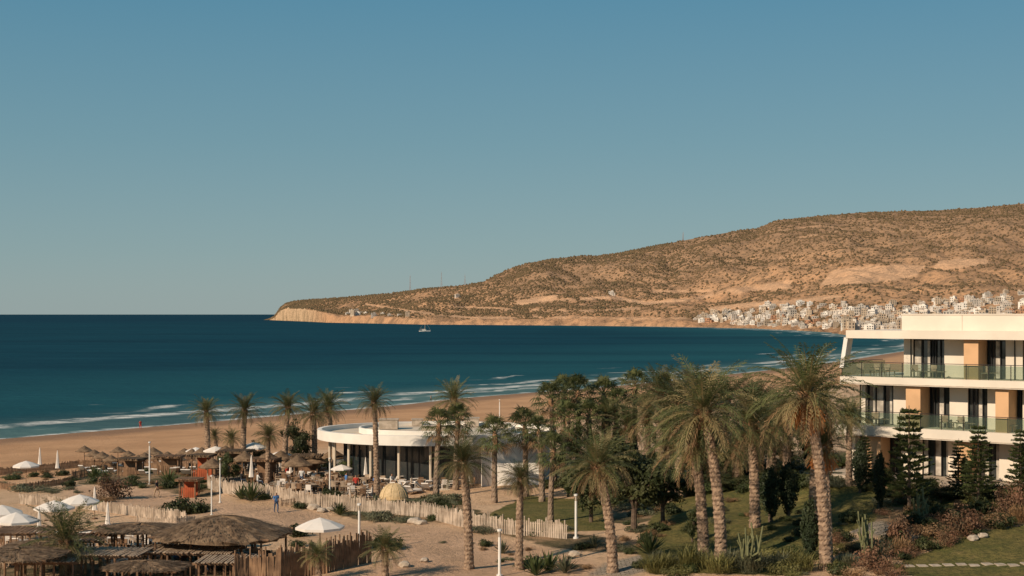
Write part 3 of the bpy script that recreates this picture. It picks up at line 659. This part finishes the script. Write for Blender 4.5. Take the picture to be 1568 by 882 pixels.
fl2=[(1384,1398,'w'),(1398,1424,'c'),(1424,1432,'g'),(1432,1446,'g'),(1446,1476,'w'),(1476,1484,'g'),(1488,1510,'o'),(1512,1522,'g'),(1522,1540,'c'),(1540,1566,'w'),(1566,1590,'g'),(1590,1620,'w'),(1625,1650,'o'),(1650,1690,'c'),(1690,1760,'w')]
fl1=[(1316,1340,'c'),(1340,1366,'c'),(1368,1398,'w'),(1400,1422,'o'),(1424,1436,'g'),(1436,1454,'c'),(1454,1482,'w'),(1482,1496,'g'),(1496,1512,'c'),(1512,1534,'w'),(1536,1556,'o'),(1558,1566,'g'),(1566,1590,'w'),(1590,1640,'c'),(1640,1700,'w')]
fl0=[(1300,1316,'w'),(1318,1336,'c'),(1340,1362,'o'),(1362,1380,'g'),(1380,1412,'w'),(1412,1430,'c'),(1430,1452,'c'),(1452,1476,'w'),(1478,1500,'o'),(1500,1530,'c'),(1530,1560,'w'),(1560,1580,'g'),(1580,1605,'o'),(1605,1700,'w')]
for fl,z0,z1 in((fl2,17.6,20.3),(fl1,14.15,17.05),(fl0,10.75,13.45)):
    for a,b_,k in fl:
        s0,s1=s_of(a,WN),s_of(b_,WN)
        if k=='w': hb(wl,s0,s1,WN-.3,WN,z0,z1,0)
        elif k=='o': hb(wl,s0,s1,WN-.3,-.35,z0,z1,1)
        elif k=='c':
            wd=s1-s0
            hb(gl,s0+.05,s0+wd*.42,WN-.22,WN-.2,z0+.05,z1-.12,1)
            if wd>1: hb(gl,s1-wd*.2,s1-.05,WN-.22,WN-.2,z0+.05,z1-.12,1)
        if k in'cg':
            hb(fr,s0-.03,s0+.03,WN-.2,WN-.1,z0,z1);hb(fr,s1-.03,s1+.03,WN-.19,WN-.09,z0,z1);hb(fr,s0+.03,s1-.03,WN-.18,WN-.11,z1-.14,z1)
            sm=(s0+s1)/2;hb(fr,sm-.03,sm+.03,WN-.185,WN-.105,z0,z1-.14)
for s_,z0,z1 in((4.35,17.6,20.3),(11.6,17.6,20.3),(8.9,14.15,17.05)): 
    q=Vector((OX,OY,0))+A*s_+N*(WN+.08);fr.cyl((q.x,q.y,z0),(q.x,q.y,z1),.04,.04,6)
wl.obj('walls',[m_hotel,m_ochre],hot);gl.obj('windows',[m_glass,m_curt],hot);fr.obj('window_frames',[m_dark],hot)
m,nt,b=newmat('balustrade_glass');b.inputs['Base Color'].default_value=(.10,.13,.11,1);b.inputs['Roughness'].default_value=.06
t=nt.nodes.new('ShaderNodeBsdfTransparent');t.inputs[0].default_value=(.86,.94,.89,1);mx=nt.nodes.new('ShaderNodeMixShader');mx.inputs[0].default_value=.2
nt.links.new(t.outputs[0],mx.inputs[1]);nt.links.new(b.outputs[0],mx.inputs[2]);nt.links.new(mx.outputs[0],nt.nodes['Material Output'].inputs[0]);m_bal=m
bl_=MB();hr=MB()
for z,s0 in((17.6,-.1),(14.15,-.3)):
    s=s0
    while s<36: hb(bl_,s+.03,s+1.47,-.13,-.11,z+.04,z+.95);hb(hr,s-.02,s+.02,-.15,-.09,z,z+1.0);s+=1.5
    hb(hr,s0,36,-.16,-.08,z+1.0,z+1.04)
    n=-.2
    while n>-7: hb(bl_,s0-.0,s0+.02,n-1.4,n,z+.04,z+.95);n-=1.45
    hb(hr,s0-.03,s0+.03,-7,-.17,z+1.0,z+1.04)
bl_.obj('glass_balustrade',[m_bal],hot);hr.obj('handrail',[m_dark],hot)
mb=MB();q0=Vector((OX,OY,0))+A*-.1+N*-.3
Vv=[]
for z,off in((18.2,0),(20.35,.35)):
    for ds,dn in((-.12,-.5),(.18,-.5),(.18,.35),(-.12,.35)): Vv.append(q0+A*(ds+off)+N*dn+Vector((0,0,z)))
mb.add(Vv,[(0,1,2,3),(7,6,5,4),(0,4,5,1),(1,5,6,2),(2,6,7,3),(3,7,4,0)]);mb.obj('folded_awning',[m_white2],hot)
def chair_mb(mb,c,rz,mi=0,s=1.):
    R=Matrix.Rotation(rz,3,'Z')
    def bx(p,d): 
        q=R@Vector(p)*s+Vector(c);mb.box(q,tuple(x*s for x in d),mi,rz)
    bx((0,0,.43),(.5,.5,.06));bx((0,.24,.68),(.48,.05,.42))
    for x in(-.22,.22):
        for y in(-.2,.2): bx((x,y,.2),(.045,.045,.4))
        bx((x,0,.62),(.045,.48,.04))
mb=MB()
for s,n,zf in((1,-.8,17.6),(2,-1,17.6),(2.8,-.9,17.6),(5,-1,17.6),(6.2,-.9,17.6),(9.8,-1,17.6),(2,-1,14.15),(4,-1,14.15),(7,-1,14.15),(8.2,-.9,14.15),(11,-1,14.15)):
    c=Vector((OX,OY,0))+A*s+N*n+Vector((0,0,zf));chair_mb(mb,c,rzH+random.uniform(-.8,.8))
    mb.box(c+A*.7+Vector((0,0,.45)),(.5,.5,.04));mb.box(c+A*.7+Vector((0,0,.22)),(.06,.06,.44))
mb.obj('balcony_chairs',[m_wood2],hot)
# ------------------------------------------------------------------ beach pavilion
pc=Vector((-7.3,137,0));RX,RY=11.6,8.9;zt,zb=10.9,9.98;gz=6.1
pav=empty('beach_pavilion')
def ell(rx,ry,t): return (pc.x+rx*math.cos(t),pc.y+ry*math.sin(t))
def ering(mb,r1,r2,z0,z1,t0=0,t1=2*math.pi,n=72,mi=0):
    V=[];F=[]
    for i in range(n+1):
        t=t0+(t1-t0)*i/n
        for (rx,ry),z in(((r1),z0),((r2),z0),((r2),z1),((r1),z1)):
            x,y=ell(rx,ry,t);V.append((x,y,z))
    for i in range(n):
        for k in range(4): F.append((i*4+k,(i+1)*4+k,(i+1)*4+(k+1)%4,i*4+(k+1)%4))
    F.append((0,1,2,3));F.append((n*4+3,n*4+2,n*4+1,n*4));mb.add(V,F,mi)
mb=MB();ering(mb,(RX-.4,RY-.4),(RX,RY),zb,zt);ering(mb,(RX-4.2,RY-3.6),(RX-4.0,RY-3.4),10.5,11.05)
mb.obj('roof_fascia',[m_white],pav)
mb=MB();V=[(*ell(RX-.4,RY-.4,2*math.pi*i/72),10.45) for i in range(72)];mb.add(V,[tuple(range(72))],0)
V=[(*ell(RX-.4,RY-.4,2*math.pi*i/72),zb+.02) for i in range(72)];mb.add(V,[tuple(range(71,-1,-1))],1)
V=[(*ell(RX-4.2,RY-3.6,2*math.pi*i/72),10.8) for i in range(72)];mb.add(V,[tuple(range(72))],0)
mb.obj('roof_deck',[m_cream,m_white],pav)
mb=MB()
for x,y,w,d,h in((-12,137,1.8,1.2,.9),(-4,140,1.4,1.4,.8),(-1,135,1.2,.9,.6),(-7,134,3.2,1.2,.5),(-9.5,141,1,1,.6)): mb.box((x,y,10.85+h/2),(w,d,h));mb.box((x,y,10.88+h),(w+.15,d+.15,.06))
mb.obj('roof_vents',[m_stone],pav)
mb=MB();gr=(RX-2.6,RY-2.4);ering(mb,(gr[0]-.05,gr[1]-.05),gr,gz-.4,zb,math.radians(150),math.radians(285),60)
mb.obj('glazing',[m_glass],pav)
mb=MB()
for k in range(19):
    t=math.radians(152+k*7.3);x,y=ell(gr[0]+.04,gr[1]+.04,t);mb.box((x,y,(gz+zb)/2-.1),(.09,.09,zb-gz+.2))
mb.obj('window_frames',[m_dark],pav)
mb=MB();ering(mb,(RX-3.1,RY-3.0),(RX-2.8,RY-2.7),gz-.4,zb,math.radians(-75),math.radians(150),60)
ering(mb,(RX-.6,RY-.6),(RX-.3,RY-.3),gz-.4,zb,math.radians(-66),math.radians(-15),24)
mb.box((.6,129.4,(gz+8.2)/2),(4.5,.3,8.2-gz+.2));mb.box((2.6,131.0,(gz+7.6)/2),(.3,3,7.6-gz+.2))
mb.obj('walls',[m_white],pav)
mb=MB()
for k in range(7):
    t=math.radians(170+k*16.5);x,y=ell(RX-1.2,RY-1.2,t);mb.cyl((x,y,gz-.5),(x,y,zb),.13,.13,10)
mb.obj('columns',[m_cream],pav)
mb=MB();V=[(*ell(RX+1,RY+1,2*math.pi*i/72),gz) for i in range(72)]+[(*ell(RX+1,RY+1,2*math.pi*i/72),gz-1.5) for i in range(72)]
mb.add(V,[tuple(range(72))]+[(i,72+i,72+(i+1)%72,(i+1)%72) for i in range(72)]);mb.obj('terrace_floor',[m_cream],pav)
# ------------------------------------------------------------------ club furniture
mb=MB();mb.cyl((0,0,0),(0,0,2.1),.03,.03,6,1);n=8;V=[(0,0,2.65)]
for r_,z in((.75,2.42),(1.5,2.1),(1.5,1.95)):
    for i in range(n): t=2*math.pi*i/n;V.append((r_*math.cos(t),r_*math.sin(t),z))
Fc=[(0,1+i,1+(i+1)%n) for i in range(n)]
for q in range(2): Fc+=[(1+q*n+i,1+(q+1)*n+i,1+(q+1)*n+(i+1)%n,1+q*n+(i+1)%n) for i in range(n)]
mb.add(V,Fc,0)
for i in range(8): t=2*math.pi*i/8;mb.cyl((0,0,2.3),(1.45*math.cos(t),1.45*math.sin(t),2.06),.012,.012,3,1)
mb.cyl((0,0,0),(0,0,.12),.3,.28,10,1);OPEN=mb.mesh('parasol',[m_canvas,m_wood])
mb=MB();mb.cyl((0,0,0),(0,0,3.1),.035,.03,6,1);mb.lathe([(.02,3.05),(.09,2.6),(.15,1.9),(.21,1.2),(.25,.85),(.03,.8)],n=10,mi=0,jit=.14);mb.cyl((0,0,0),(0,0,.12),.3,.28,10,1)
CLO=mb.mesh('closed_parasol',[m_canvas,m_wood])
mb=MB();mb.cyl((0,0,0),(0,0,2.3),.06,.05,6,1);mb.lathe([(.02,2.95),(.5,2.62),(1.0,2.3),(1.5,1.95),(1.4,1.85),(.1,2.3)],n=16,mi=0,jit=.05);STR=mb.mesh('straw_parasol',[m_thatch,m_wood])
for u,v,s in [(40,742,1),(83,820,1),(122,812,1.05),(25,845,1),(3,830,1),(490,860,1.05),(388,715,1),(330,716,.9),(300,712,.85),(523,742,.7),(430,722,.8),(475,728,.75)]: 
    p=P(u,v);put('parasol',OPEN,p,random.random(),s)
for u,v,s in [(61,722,1),(88,728,1),(385,744,1.0),(145,795,.9),(560,738,.8),(445,736,.7),(345,735,.7),(60,830,.8),(165,818,.8)]: put('closed_parasol',CLO,P(u,v),0,s)
for i in range(17): put('straw_parasol',STR,P(130+i*13+random.uniform(-5,5),712+random.uniform(-4,12)),0,random.uniform(.6,.85))
for u,v in((345,722),(430,728),(455,742),(410,735),(480,735),(375,732),(325,742),(445,718),(510,728)): put('straw_parasol',STR,P(u,v),0,random.uniform(.8,1.))
mb=MB();mb.box((0,0,.74),(.8,.8,.05));mb.cyl((0,0,0),(0,0,.72),.05,.05,6);mb.box((0,0,.03),(.45,.45,.05));TB=mb.mesh('cafe_table',[m_wood2])
mb=MB();chair_mb(mb,(0,0,0),0);CH=mb.mesh('cafe_chair',[m_wood]);mb=MB();chair_mb(mb,(0,0,0),0);CH2=mb.mesh('cafe_chair',[m_canvas])
mb=MB();chair_mb(mb,(0,0,0),0);CH3=mb.mesh('cafe_chair',[m_wood2])
mb=MB();mb.box((0,.3,.32),(.65,1.4,.1));mb.box((0,-.7,.52),(.65,.75,.1),0,0,Matrix.Rotation(-.7,3,'X'))
for x in(-.28,.28):
    for y in(-.4,.9): mb.box((x,y,.14),(.05,.05,.28),1)
LG=mb.mesh('sun_lounger',[m_canvas,m_wood])
def tset(p):
    put('cafe_table',TB,p,random.random())
    for k in range(4):
        a=k*1.57+random.uniform(-.3,.3);q=p+Vector((.75*math.cos(a),.75*math.sin(a),0));q.z=float(H(q.x,q.y)) if p.z!=gz else gz
        put('cafe_chair',random.choice([CH,CH,CH2,CH3]),q,a-1.57)
pg=[(300,712),(480,715),(500,745),(640,752),(560,762),(430,752),(320,732)]
for _ in range(70): tset(P(*rnd_in(pg)))
for k in range(12): t=math.radians(175+k*10);x,y=ell(RX-.4,RY-.6,t);tset(Vector((x,y,gz)))
for _ in range(20): put('sun_lounger',LG,P(*rnd_in([(560,742),(650,735),(660,755),(600,762)])),random.uniform(-1,1))
for i in range(26): put('sun_lounger',LG,P(130+i*7,718+random.uniform(-4,12)),random.uniform(-.4,.4))
for i in range(14): put('sun_lounger',LG,P(15+i*13,824+random.uniform(-6,18)),random.uniform(-.4,.4))
p=P(603,768);mb=MB();V=[];F=[];n=20
for i in range(9):
    f=math.pi*.5*i/8
    for j in range(n): t=math.pi*2*j/n;V.append((1.25*math.cos(f)*math.cos(t),1.0*math.cos(f)*math.sin(t),.2+1.35*math.sin(f)))
for i in range(8):
    for j in range(n):
        if i<5 and 3<=j<=6 : continue
        F.append((i*n+j,i*n+(j+1)%n,(i+1)*n+(j+1)%n,(i+1)*n+j))
mb.add(V,F);mb.cyl((0,0,0),(0,0,.28),1.2,1.28,20)
for j in range(0,n,2):
    t=math.pi*2*(j+.5)/n
    for i in range(6):
        f0=math.pi*.5*i/6;f1=math.pi*.5*(i+1)/6
        if 3<=j<=6 and i<4: continue
        mb.cyl((1.26*math.cos(f0)*math.cos(t),1.01*math.cos(f0)*math.sin(t),.2+1.36*math.sin(f0)),(1.26*math.cos(f1)*math.cos(t),1.01*math.cos(f1)*math.sin(t),.2+1.36*math.sin(f1)),.02,.02,4)
mb.obj('wicker_daybed',[M('wicker',(.62,.46,.27),(.48,.35,.19),6)],None,p)
def kiosk(p,w,d,h,roof=m_thatch,pm=None):
    e=empty('beach_kiosk',p,random.uniform(-.3,.1));mb=MB()
    for x in(-w/2,w/2):
        for y in(-d/2,d/2): mb.box((x,y,h/2),(.12,.12,h))
    mb.obj('posts',[m_wood],e);mb=MB();mb.box((0,d/2-.1,h*.5),(w-.2,.06,h*.9));mb.box((.15,-d/2+.1,.5),(w*.6,.06,1.0))
    for i in range(int(w/.2)): mb.box((-w/2+.15+i*.2,-d/2+.05,.5),(.1,.04,1.0))
    mb.obj('panels',[pm or m_reedd],e)
    mb=MB();mb.box((0,0,h+.08),(w+.7,d+.7,.14))
    for i in range(16): mb.box((-w/2-.3+i*(w+.6)/15,random.uniform(-.1,.1),h+.19),(.09,d+.9,.1),0,random.uniform(-.05,.05))
    mb.obj('roof',[roof],e)
kiosk(P(310,734),1.7,1.4,2.3,m_thatch,m_orange);kiosk(P(290,762),1.5,1.2,1.6,m_reedd,m_orange);kiosk(P(360,725),2.4,2.2,2.2);kiosk(P(405,738),2.,2.,2.1,m_reedd);kiosk(P(470,735),2.2,2,2.2);kiosk(P(200,728),2.4,1.6,1.8);kiosk(P(260,726),2.2,1.6,1.8,m_reedd)
# ------------------------------------------------------------------ thatched shelters
def thatched(u,v,wp,hz,dp=None,flat=False):
    p=P(u,v);k=pxm(p);w=wp*k;d=dp or w*.75;e=empty('thatched_shelter',p,random.uniform(-.15,.15))
    mb=MB()
    for i in range(4):
        for j in range(2): mb.cyl((-w*.42+i*w*.28,-d*.38+j*d*.76,-.4),(-w*.42+i*w*.28,-d*.38+j*d*.76,hz),.08,.07,7)
    for j in range(2): mb.cyl((-w*.48,-d*.38+j*d*.76,hz),(w*.48,-d*.38+j*d*.76,hz),.07,.07,6)
    mb.obj('posts',[m_wood],e)
    mb=MB();n=40;V=[];F=[];prof=[(.02,1.0),(.3,.86),(.6,.5),(.85,.14),(1,-.12),(1.0,-.3),(.9,-.1)]
    hh=.12*w if not flat else .25
    for r_,z in prof:
        for i in range(n):
            t=2*math.pi*i/n;rr=r_*(1+random.uniform(-.045,.045));V.append((w*.52*rr*math.copysign(abs(math.cos(t))**.75,math.cos(t)),d*.55*rr*math.copysign(abs(math.sin(t))**.75,math.sin(t)),hz+.1+hh*z+random.uniform(-.07,.07)))
    for q in range(len(prof)-1):
        for i in range(n): F.append((q*n+i,q*n+(i+1)%n,(q+1)*n+(i+1)%n,(q+1)*n+i))
    mb.add(V,F)
    Q=[]
    for i in range(2200):
        t=random.uniform(0,6.28);rr=random.uniform(.05,1.0)**.6;zz=np.interp(rr,[0,.3,.6,.85,1],[1,.86,.5,.14,-.12]);c=np.array([w*.52*rr*math.copysign(abs(math.cos(t))**.75,math.cos(t)),d*.55*rr*math.copysign(abs(math.sin(t))**.75,math.sin(t)),hz+.13+hh*zz]);o=np.array([math.cos(t)+random.uniform(-.3,.3),math.sin(t)+random.uniform(-.3,.3),random.uniform(-.4,.1)])*random.uniform(.2,.5);S=np.array([-math.sin(t),math.cos(t),0])*.03;Q.append([c-S,c+S,c+o+np.array([0,0,-.02])])
    mb.polys(np.array(Q),0);mb.obj('thatch_roof',[m_thatch],e)
thatched(340,874,196,2.35,6.5);thatched(215,866,120,2.25,4,True)
thatched(30,905,130,2.0,4.5,True);thatched(60,880,100,1.7,3,True);thatched(225,905,120,1.3,3,True)
def pergola(u,v,wp,h,dp,mat=m_wood2):
    p=P(u,v);w=wp*pxm(p);e=empty('slatted_pergola',p,random.uniform(-.1,.1));mb=MB()
    for i in range(4):
        for y in(-dp/2,dp/2): mb.box((-w/2+.1+i*(w-.2)/3,y,h/2-.2),(.11,.11,h+.4))
    for y in(-dp/2,dp/2): mb.box((0,y,h+.07),(w+.3,.1,.14))
    mb.obj('posts',[m_wood],e);mb=MB();n=int(w/.17)
    for i in range(n): mb.box((-w/2+(i+.5)*w/n,random.uniform(-.08,.08),h+.18+random.uniform(-.02,.02)),(.09,dp+.6,.05),0,random.uniform(-.03,.03))
    mb.obj('slats',[mat],e)
pergola(290,882,150,1.5,2.6);pergola(200,862,110,2.0,3.0,m_reedd);pergola(170,888,110,1.5,2.4,m_wood2);pergola(40,862,90,1.9,2.6,m_reedd);pergola(120,872,90,1.8,2.6,m_wood);pergola(350,892,90,1.2,2.2,m_wood2);pergola(75,896,90,1.4,2.2,m_wood2)
for _ in range(24): tset(P(*rnd_in([(150,835),(420,835),(430,870),(160,880)])))
for _ in range(8): tset(P(*rnd_in([(0,835),(150,835),(160,870),(0,870)])))
# ------------------------------------------------------------------ fences
def fence(uv,h,mat,name='reed_fence',gap=.15,w=.11,jit=.18):
    pts=[P(u,v) for u,v in uv];mb=MB()
    for a,b_ in zip(pts[:-1],pts[1:]):
        L=(b_-a).length;n=max(2,int(L/gap));rz=math.atan2(b_.y-a.y,b_.x-a.x)
        for i in range(n):
            q=a.lerp(b_,i/n);z=float(H(q.x,q.y));hh=h*random.uniform(1-jit,1+jit*.5)
            Rr=Matrix.Rotation(rz+random.uniform(-.3,.3),3,'Z')@Matrix.Rotation(random.uniform(-.07,.07),3,'X')
            mb.box((q.x,q.y,z+hh/2-.1),(w,.03,hh+.2),0,0,Rr)
        for zz in(.3,.75):
            za=float(H(a.x,a.y));zb_=float(H(b_.x,b_.y));mb.cyl((a.x,a.y+.05,za+h*zz),(b_.x,b_.y+.05,zb_+h*zz),.03,.03,5)
        mb.cyl((a.x,a.y,a.z-.2),(a.x,a.y,a.z+h*1.15),.06,.05,6)
    mb.obj(name,[mat])
def dens_(uv,k=5):
    out=[]
    for (a,b_),(c,d_) in zip(uv[:-1],uv[1:]):
        for i in range(k): out.append((a+(c-a)*i/k,b_+(d_-b_)*i/k))
    out.append(uv[-1]);return out
fence(dens_([(318,748),(345,756),(420,766),(490,780),(560,785)],3),1.25,m_reed)
fence(dens_([(560,785),(650,792),(700,806),(770,818),(870,826)],3),1.15,m_reed)
fence(dens_([(30,772),(110,778),(200,790),(285,800)],3),.9,m_reed)
fence(dens_([(110,735),(160,722),(230,720),(300,722)],2),1.0,m_reedd,'brown_fence')
fence(dens_([(360,898),(430,890),(500,878),(520,872),(570,862)],3),1.8,m_reedd,'brown_fence',.1)
fence(dens_([(210,806),(270,806),(300,802)],2),.7,m_reed)
fence(dens_([(430,775),(500,768),(560,772)],2),.6,m_wood2,'low_fence')
fence(dens_([(0,748),(30,752),(110,740)],2),.7,m_reedd,'brown_fence')
fence(dens_([(0,728),(60,722),(120,716),(200,712),(300,706)],2),.9,m_reedd,'brown_fence')
def lamp(u,vb,vt,r=.06,D=None):
    p=P(u,vb);h=(vb-vt)*pxm(p);mb=MB();mb.cyl((0,0,-.2),(0,0,h-.45),r,r*.9,10,0);mb.cyl((0,0,h-.45),(0,0,h-.12),r*.8,r*.8,10,1);mb.cyl((0,0,h-.12),(0,0,h),r*1.5,r*1.5,10,0);mb.cyl((0,0,-.1),(0,0,.1),r*2,r*2,10,0);mb.obj('lamp_post',[m_white2,m_stone],None,p)
for a in [(550,850,772,.08),(765,884,812,.09),(882,826,758,.09),(337,770,702,.06),(505,758,702,.07),(229,742,677,.08),(324,790,728,.06),(765,640,612,.1)]: lamp(*a)
mb=MB()
for i in range(10):
    p=P(1392+i*20,868-i*.3);mb.box((p.x,p.y,p.z+.0),(.5,.55,.08),0,random.uniform(-.15,.15))
for i in range(7):
    p=P(1190+i*20,862-i*4);mb.box((p.x,p.y,p.z+.02),(.5,.45,.08),0,.3)
mb.obj('stepping_stones',[m_stone])
# ------------------------------------------------------------------ people
def person(loc,rz,shirt,pants,pose='stand',s=1.):
    if pose=='sit':
        J=dict(pel=(0,0,.52,.15),sp=(0,.02,.78,.14),ch=(0,.02,1.0,.16),nk=(0,-.01,1.15,.06),hd=(0,-.03,1.27,.1),ht=(0,-.02,1.37,.085))
        for k,sx in(('l',-1),('r',1)):
            J.update({k+'s':(sx*.18,.02,1.08,.07),k+'e':(sx*.24,-.12,.84,.048),k+'w':(sx*.18,-.34,.74,.035),k+'h':(sx*.17,-.42,.74,.04),k+'hp':(sx*.1,0,.5,.11),k+'k':(sx*.13,-.42,.5,.07),k+'a':(sx*.13,-.44,.1,.045),k+'f':(sx*.13,-.6,.05,.045)})
    else:
        st=.0 if pose=='stand' else .24
        J=dict(pel=(0,0,.93,.14),sp=(0,0,1.12,.13),ch=(0,0,1.32,.155),nk=(0,-.01,1.47,.058),hd=(0,-.03,1.58,.095),ht=(0,-.02,1.67,.085))
        for k,sx in(('l',-1),('r',1)):
            J.update({k+'s':(sx*.19,0,1.4,.07),k+'e':(sx*.25,sx*st*.5+.02,1.13,.048),k+'w':(sx*.25,sx*st*1.1-.06,.9,.034),k+'h':(sx*.25,sx*st*1.2-.08,.82,.04),k+'hp':(sx*.09,0,.87,.11),k+'k':(sx*.1,-sx*st*.7-.02,.49,.072),k+'a':(sx*.1,-sx*st+ .02+(.12 if (st and sx>0) else 0),.1,.045),k+'f':(sx*.1,-sx*st-.13,.045,.045)})
    E=[('pel','sp'),('sp','ch'),('ch','nk'),('nk','hd'),('hd','ht')]
    for k in'lr': E+=[('ch',k+'s'),(k+'s',k+'e'),(k+'e',k+'w'),(k+'w',k+'h'),('pel',k+'hp'),(k+'hp',k+'k'),(k+'k',k+'a'),(k+'a',k+'f')]
    nm=list(J);me=bpy.data.meshes.new('p');me.from_pydata([J[n][:3] for n in nm],[(nm.index(a),nm.index(b_)) for a,b_ in E],[])
    o=bpy.data.objects.new('p',me);SC.collection.objects.link(o);bpy.context.view_layer.objects.active=o
    md=o.modifiers.new('s','SKIN')
    if not me.skin_vertices: 
        bpy.ops.object.select_all(action='DESELECT');o.select_set(True);bpy.ops.mesh.customdata_skin_add()
    for i,n in enumerate(nm): me.skin_vertices[0].data[i].radius=(J[n][3]*.92,)*2;me.skin_vertices[0].data[i].use_root=(n=='pel')
    o.modifiers.new('u','SUBSURF').levels=1
    dg=bpy.context.evaluated_depsgraph_get();nmsh=bpy.data.meshes.new_from_object(o.evaluated_get(dg));bpy.data.objects.remove(o)
    nmsh.materials.clear()
    for m_ in(m_skin,m_hair,shirt,pants,m_dark): nmsh.materials.append(m_)
    hz=J['hd'][2];pz=J['pel'][2]
    for f_ in nmsh.polygons:
        c=f_.center;f_.use_smooth=True
        if c.z>hz+.05 or(c.z>hz-.04 and c.y>.01): mi=1
        elif c.z>hz-.15: mi=0
        elif abs(c.x)>.2 and c.z<J['le'][2]-.02 and c.z>J['lh'][2]-.1: mi=0
        elif c.z<.09: mi=4
        elif c.z<pz+.03: mi=3
        else: mi=2
        f_.material_index=mi
    put('person',nmsh,loc,rz,s)
mk=lambda n,c:M(n,c,None,3,.9)
blue=mk('blue_cloth',(.08,.2,.45));red=mk('red_cloth',(.5,.06,.04));blk=mk('black_cloth',(.03,.03,.035));wht=mk('white_cloth',(.7,.68,.65));den=mk('denim',(.08,.11,.18));tan=mk('tan_cloth',(.4,.28,.18))
for u,v,rz,a,b_,ps in [(240,762,1.2,blk,tan,'walk'),(423,786,.4,blue,den,'walk'),(215,657,.5,red,red,'walk'),(655,728,1.5,blk,den,'stand'),(690,618,0,blk,den,'walk'),(697,618,2,red,den,'stand'),(1130,571,0,blk,blk,'walk'),(462,745,0,wht,den,'stand'),
                       (530,752,2,blue,tan,'stand'),(440,735,1,red,den,'sit'),(395,745,2,wht,den,'sit'),(575,752,3,blue,den,'sit'),(318,873,.5,red,den,'sit'),(268,868,2,blue,den,'sit'),(345,738,1,blk,tan,'stand'),(660,616,1,tan,blk,'walk'),
                       (500,750,2,tan,den,'sit'),(415,728,1,wht,blk,'sit'),(545,756,0,red,blk,'stand'),(370,742,2,blk,den,'sit'),(600,748,1,wht,tan,'sit'),(230,870,1,wht,den,'stand'),(390,866,1,tan,den,'sit')]:
    person(P(u,v),rz,a,b_,ps)
# ------------------------------------------------------------------ sky, sun, camera
el=math.radians(31);saz=Vector((-.76,-.65,0)).normalized();sunv=Vector((saz.x*math.cos(el),saz.y*math.cos(el),math.sin(el)))
w=bpy.data.worlds.new('World');SC.world=w;w.use_nodes=True;nt=w.node_tree
sky=nt.nodes.new('ShaderNodeTexSky');sky.sky_type='NISHITA';sky.sun_disc=False;sky.sun_elevation=el;sky.sun_rotation=math.atan2(saz.x,saz.y)
sky.dust_density=.5;sky.air_density=1.0;sky.ozone_density=1.0
bg=nt.nodes['Background'];bg.inputs[1].default_value=.085
tc=nt.nodes.new('ShaderNodeTexCoord');sp=nt.nodes.new('ShaderNodeSeparateXYZ');nt.links.new(tc.outputs['Generated'],sp.inputs[0])
rp=nt.nodes.new('ShaderNodeValToRGB');nt.links.new(sp.outputs[2],rp.inputs[0])
els=rp.color_ramp.elements
for i,(ps,c) in enumerate([(0,(.28,.365,.375)),(.045,(.22,.34,.37)),(.12,(.15,.30,.362)),(.22,(.083,.25,.358)),(1,(.03,.12,.22))]):
    e_=els[i] if i<2 else els.new(ps)
    e_.position=ps;e_.color=(*c,1)
vm=nt.nodes.new('ShaderNodeVectorMath');vm.operation='SCALE';vm.inputs['Scale'].default_value=1/.085;nt.links.new(rp.outputs[0],vm.inputs[0])
nt.links.new(mixc(nt,.85,sky.outputs[0],vm.outputs[0]),bg.inputs[0])
sl_=bpy.data.lights.new('sun','SUN');sl_.energy=5.0;sl_.angle=math.radians(.53);sl_.color=(1,.81,.60);so=bpy.data.objects.new('sun',sl_);SC.collection.objects.link(so)
so.rotation_euler=(-sunv).to_track_quat('-Z','Y').to_euler();so.location=(0,0,60)
cam=bpy.data.cameras.new('camera');co=bpy.data.objects.new('camera',cam);SC.collection.objects.link(co);co.location=(0,0,HC);co.rotation_euler=(math.radians(90),0,0)
cam.sensor_width=36;cam.lens=36*FP/1568;cam.shift_y=40/1568;cam.clip_end=200000;cam.clip_start=.5;SC.camera=co
SC.view_settings.view_transform='Standard';SC.view_settings.look='None';SC.view_settings.exposure=0
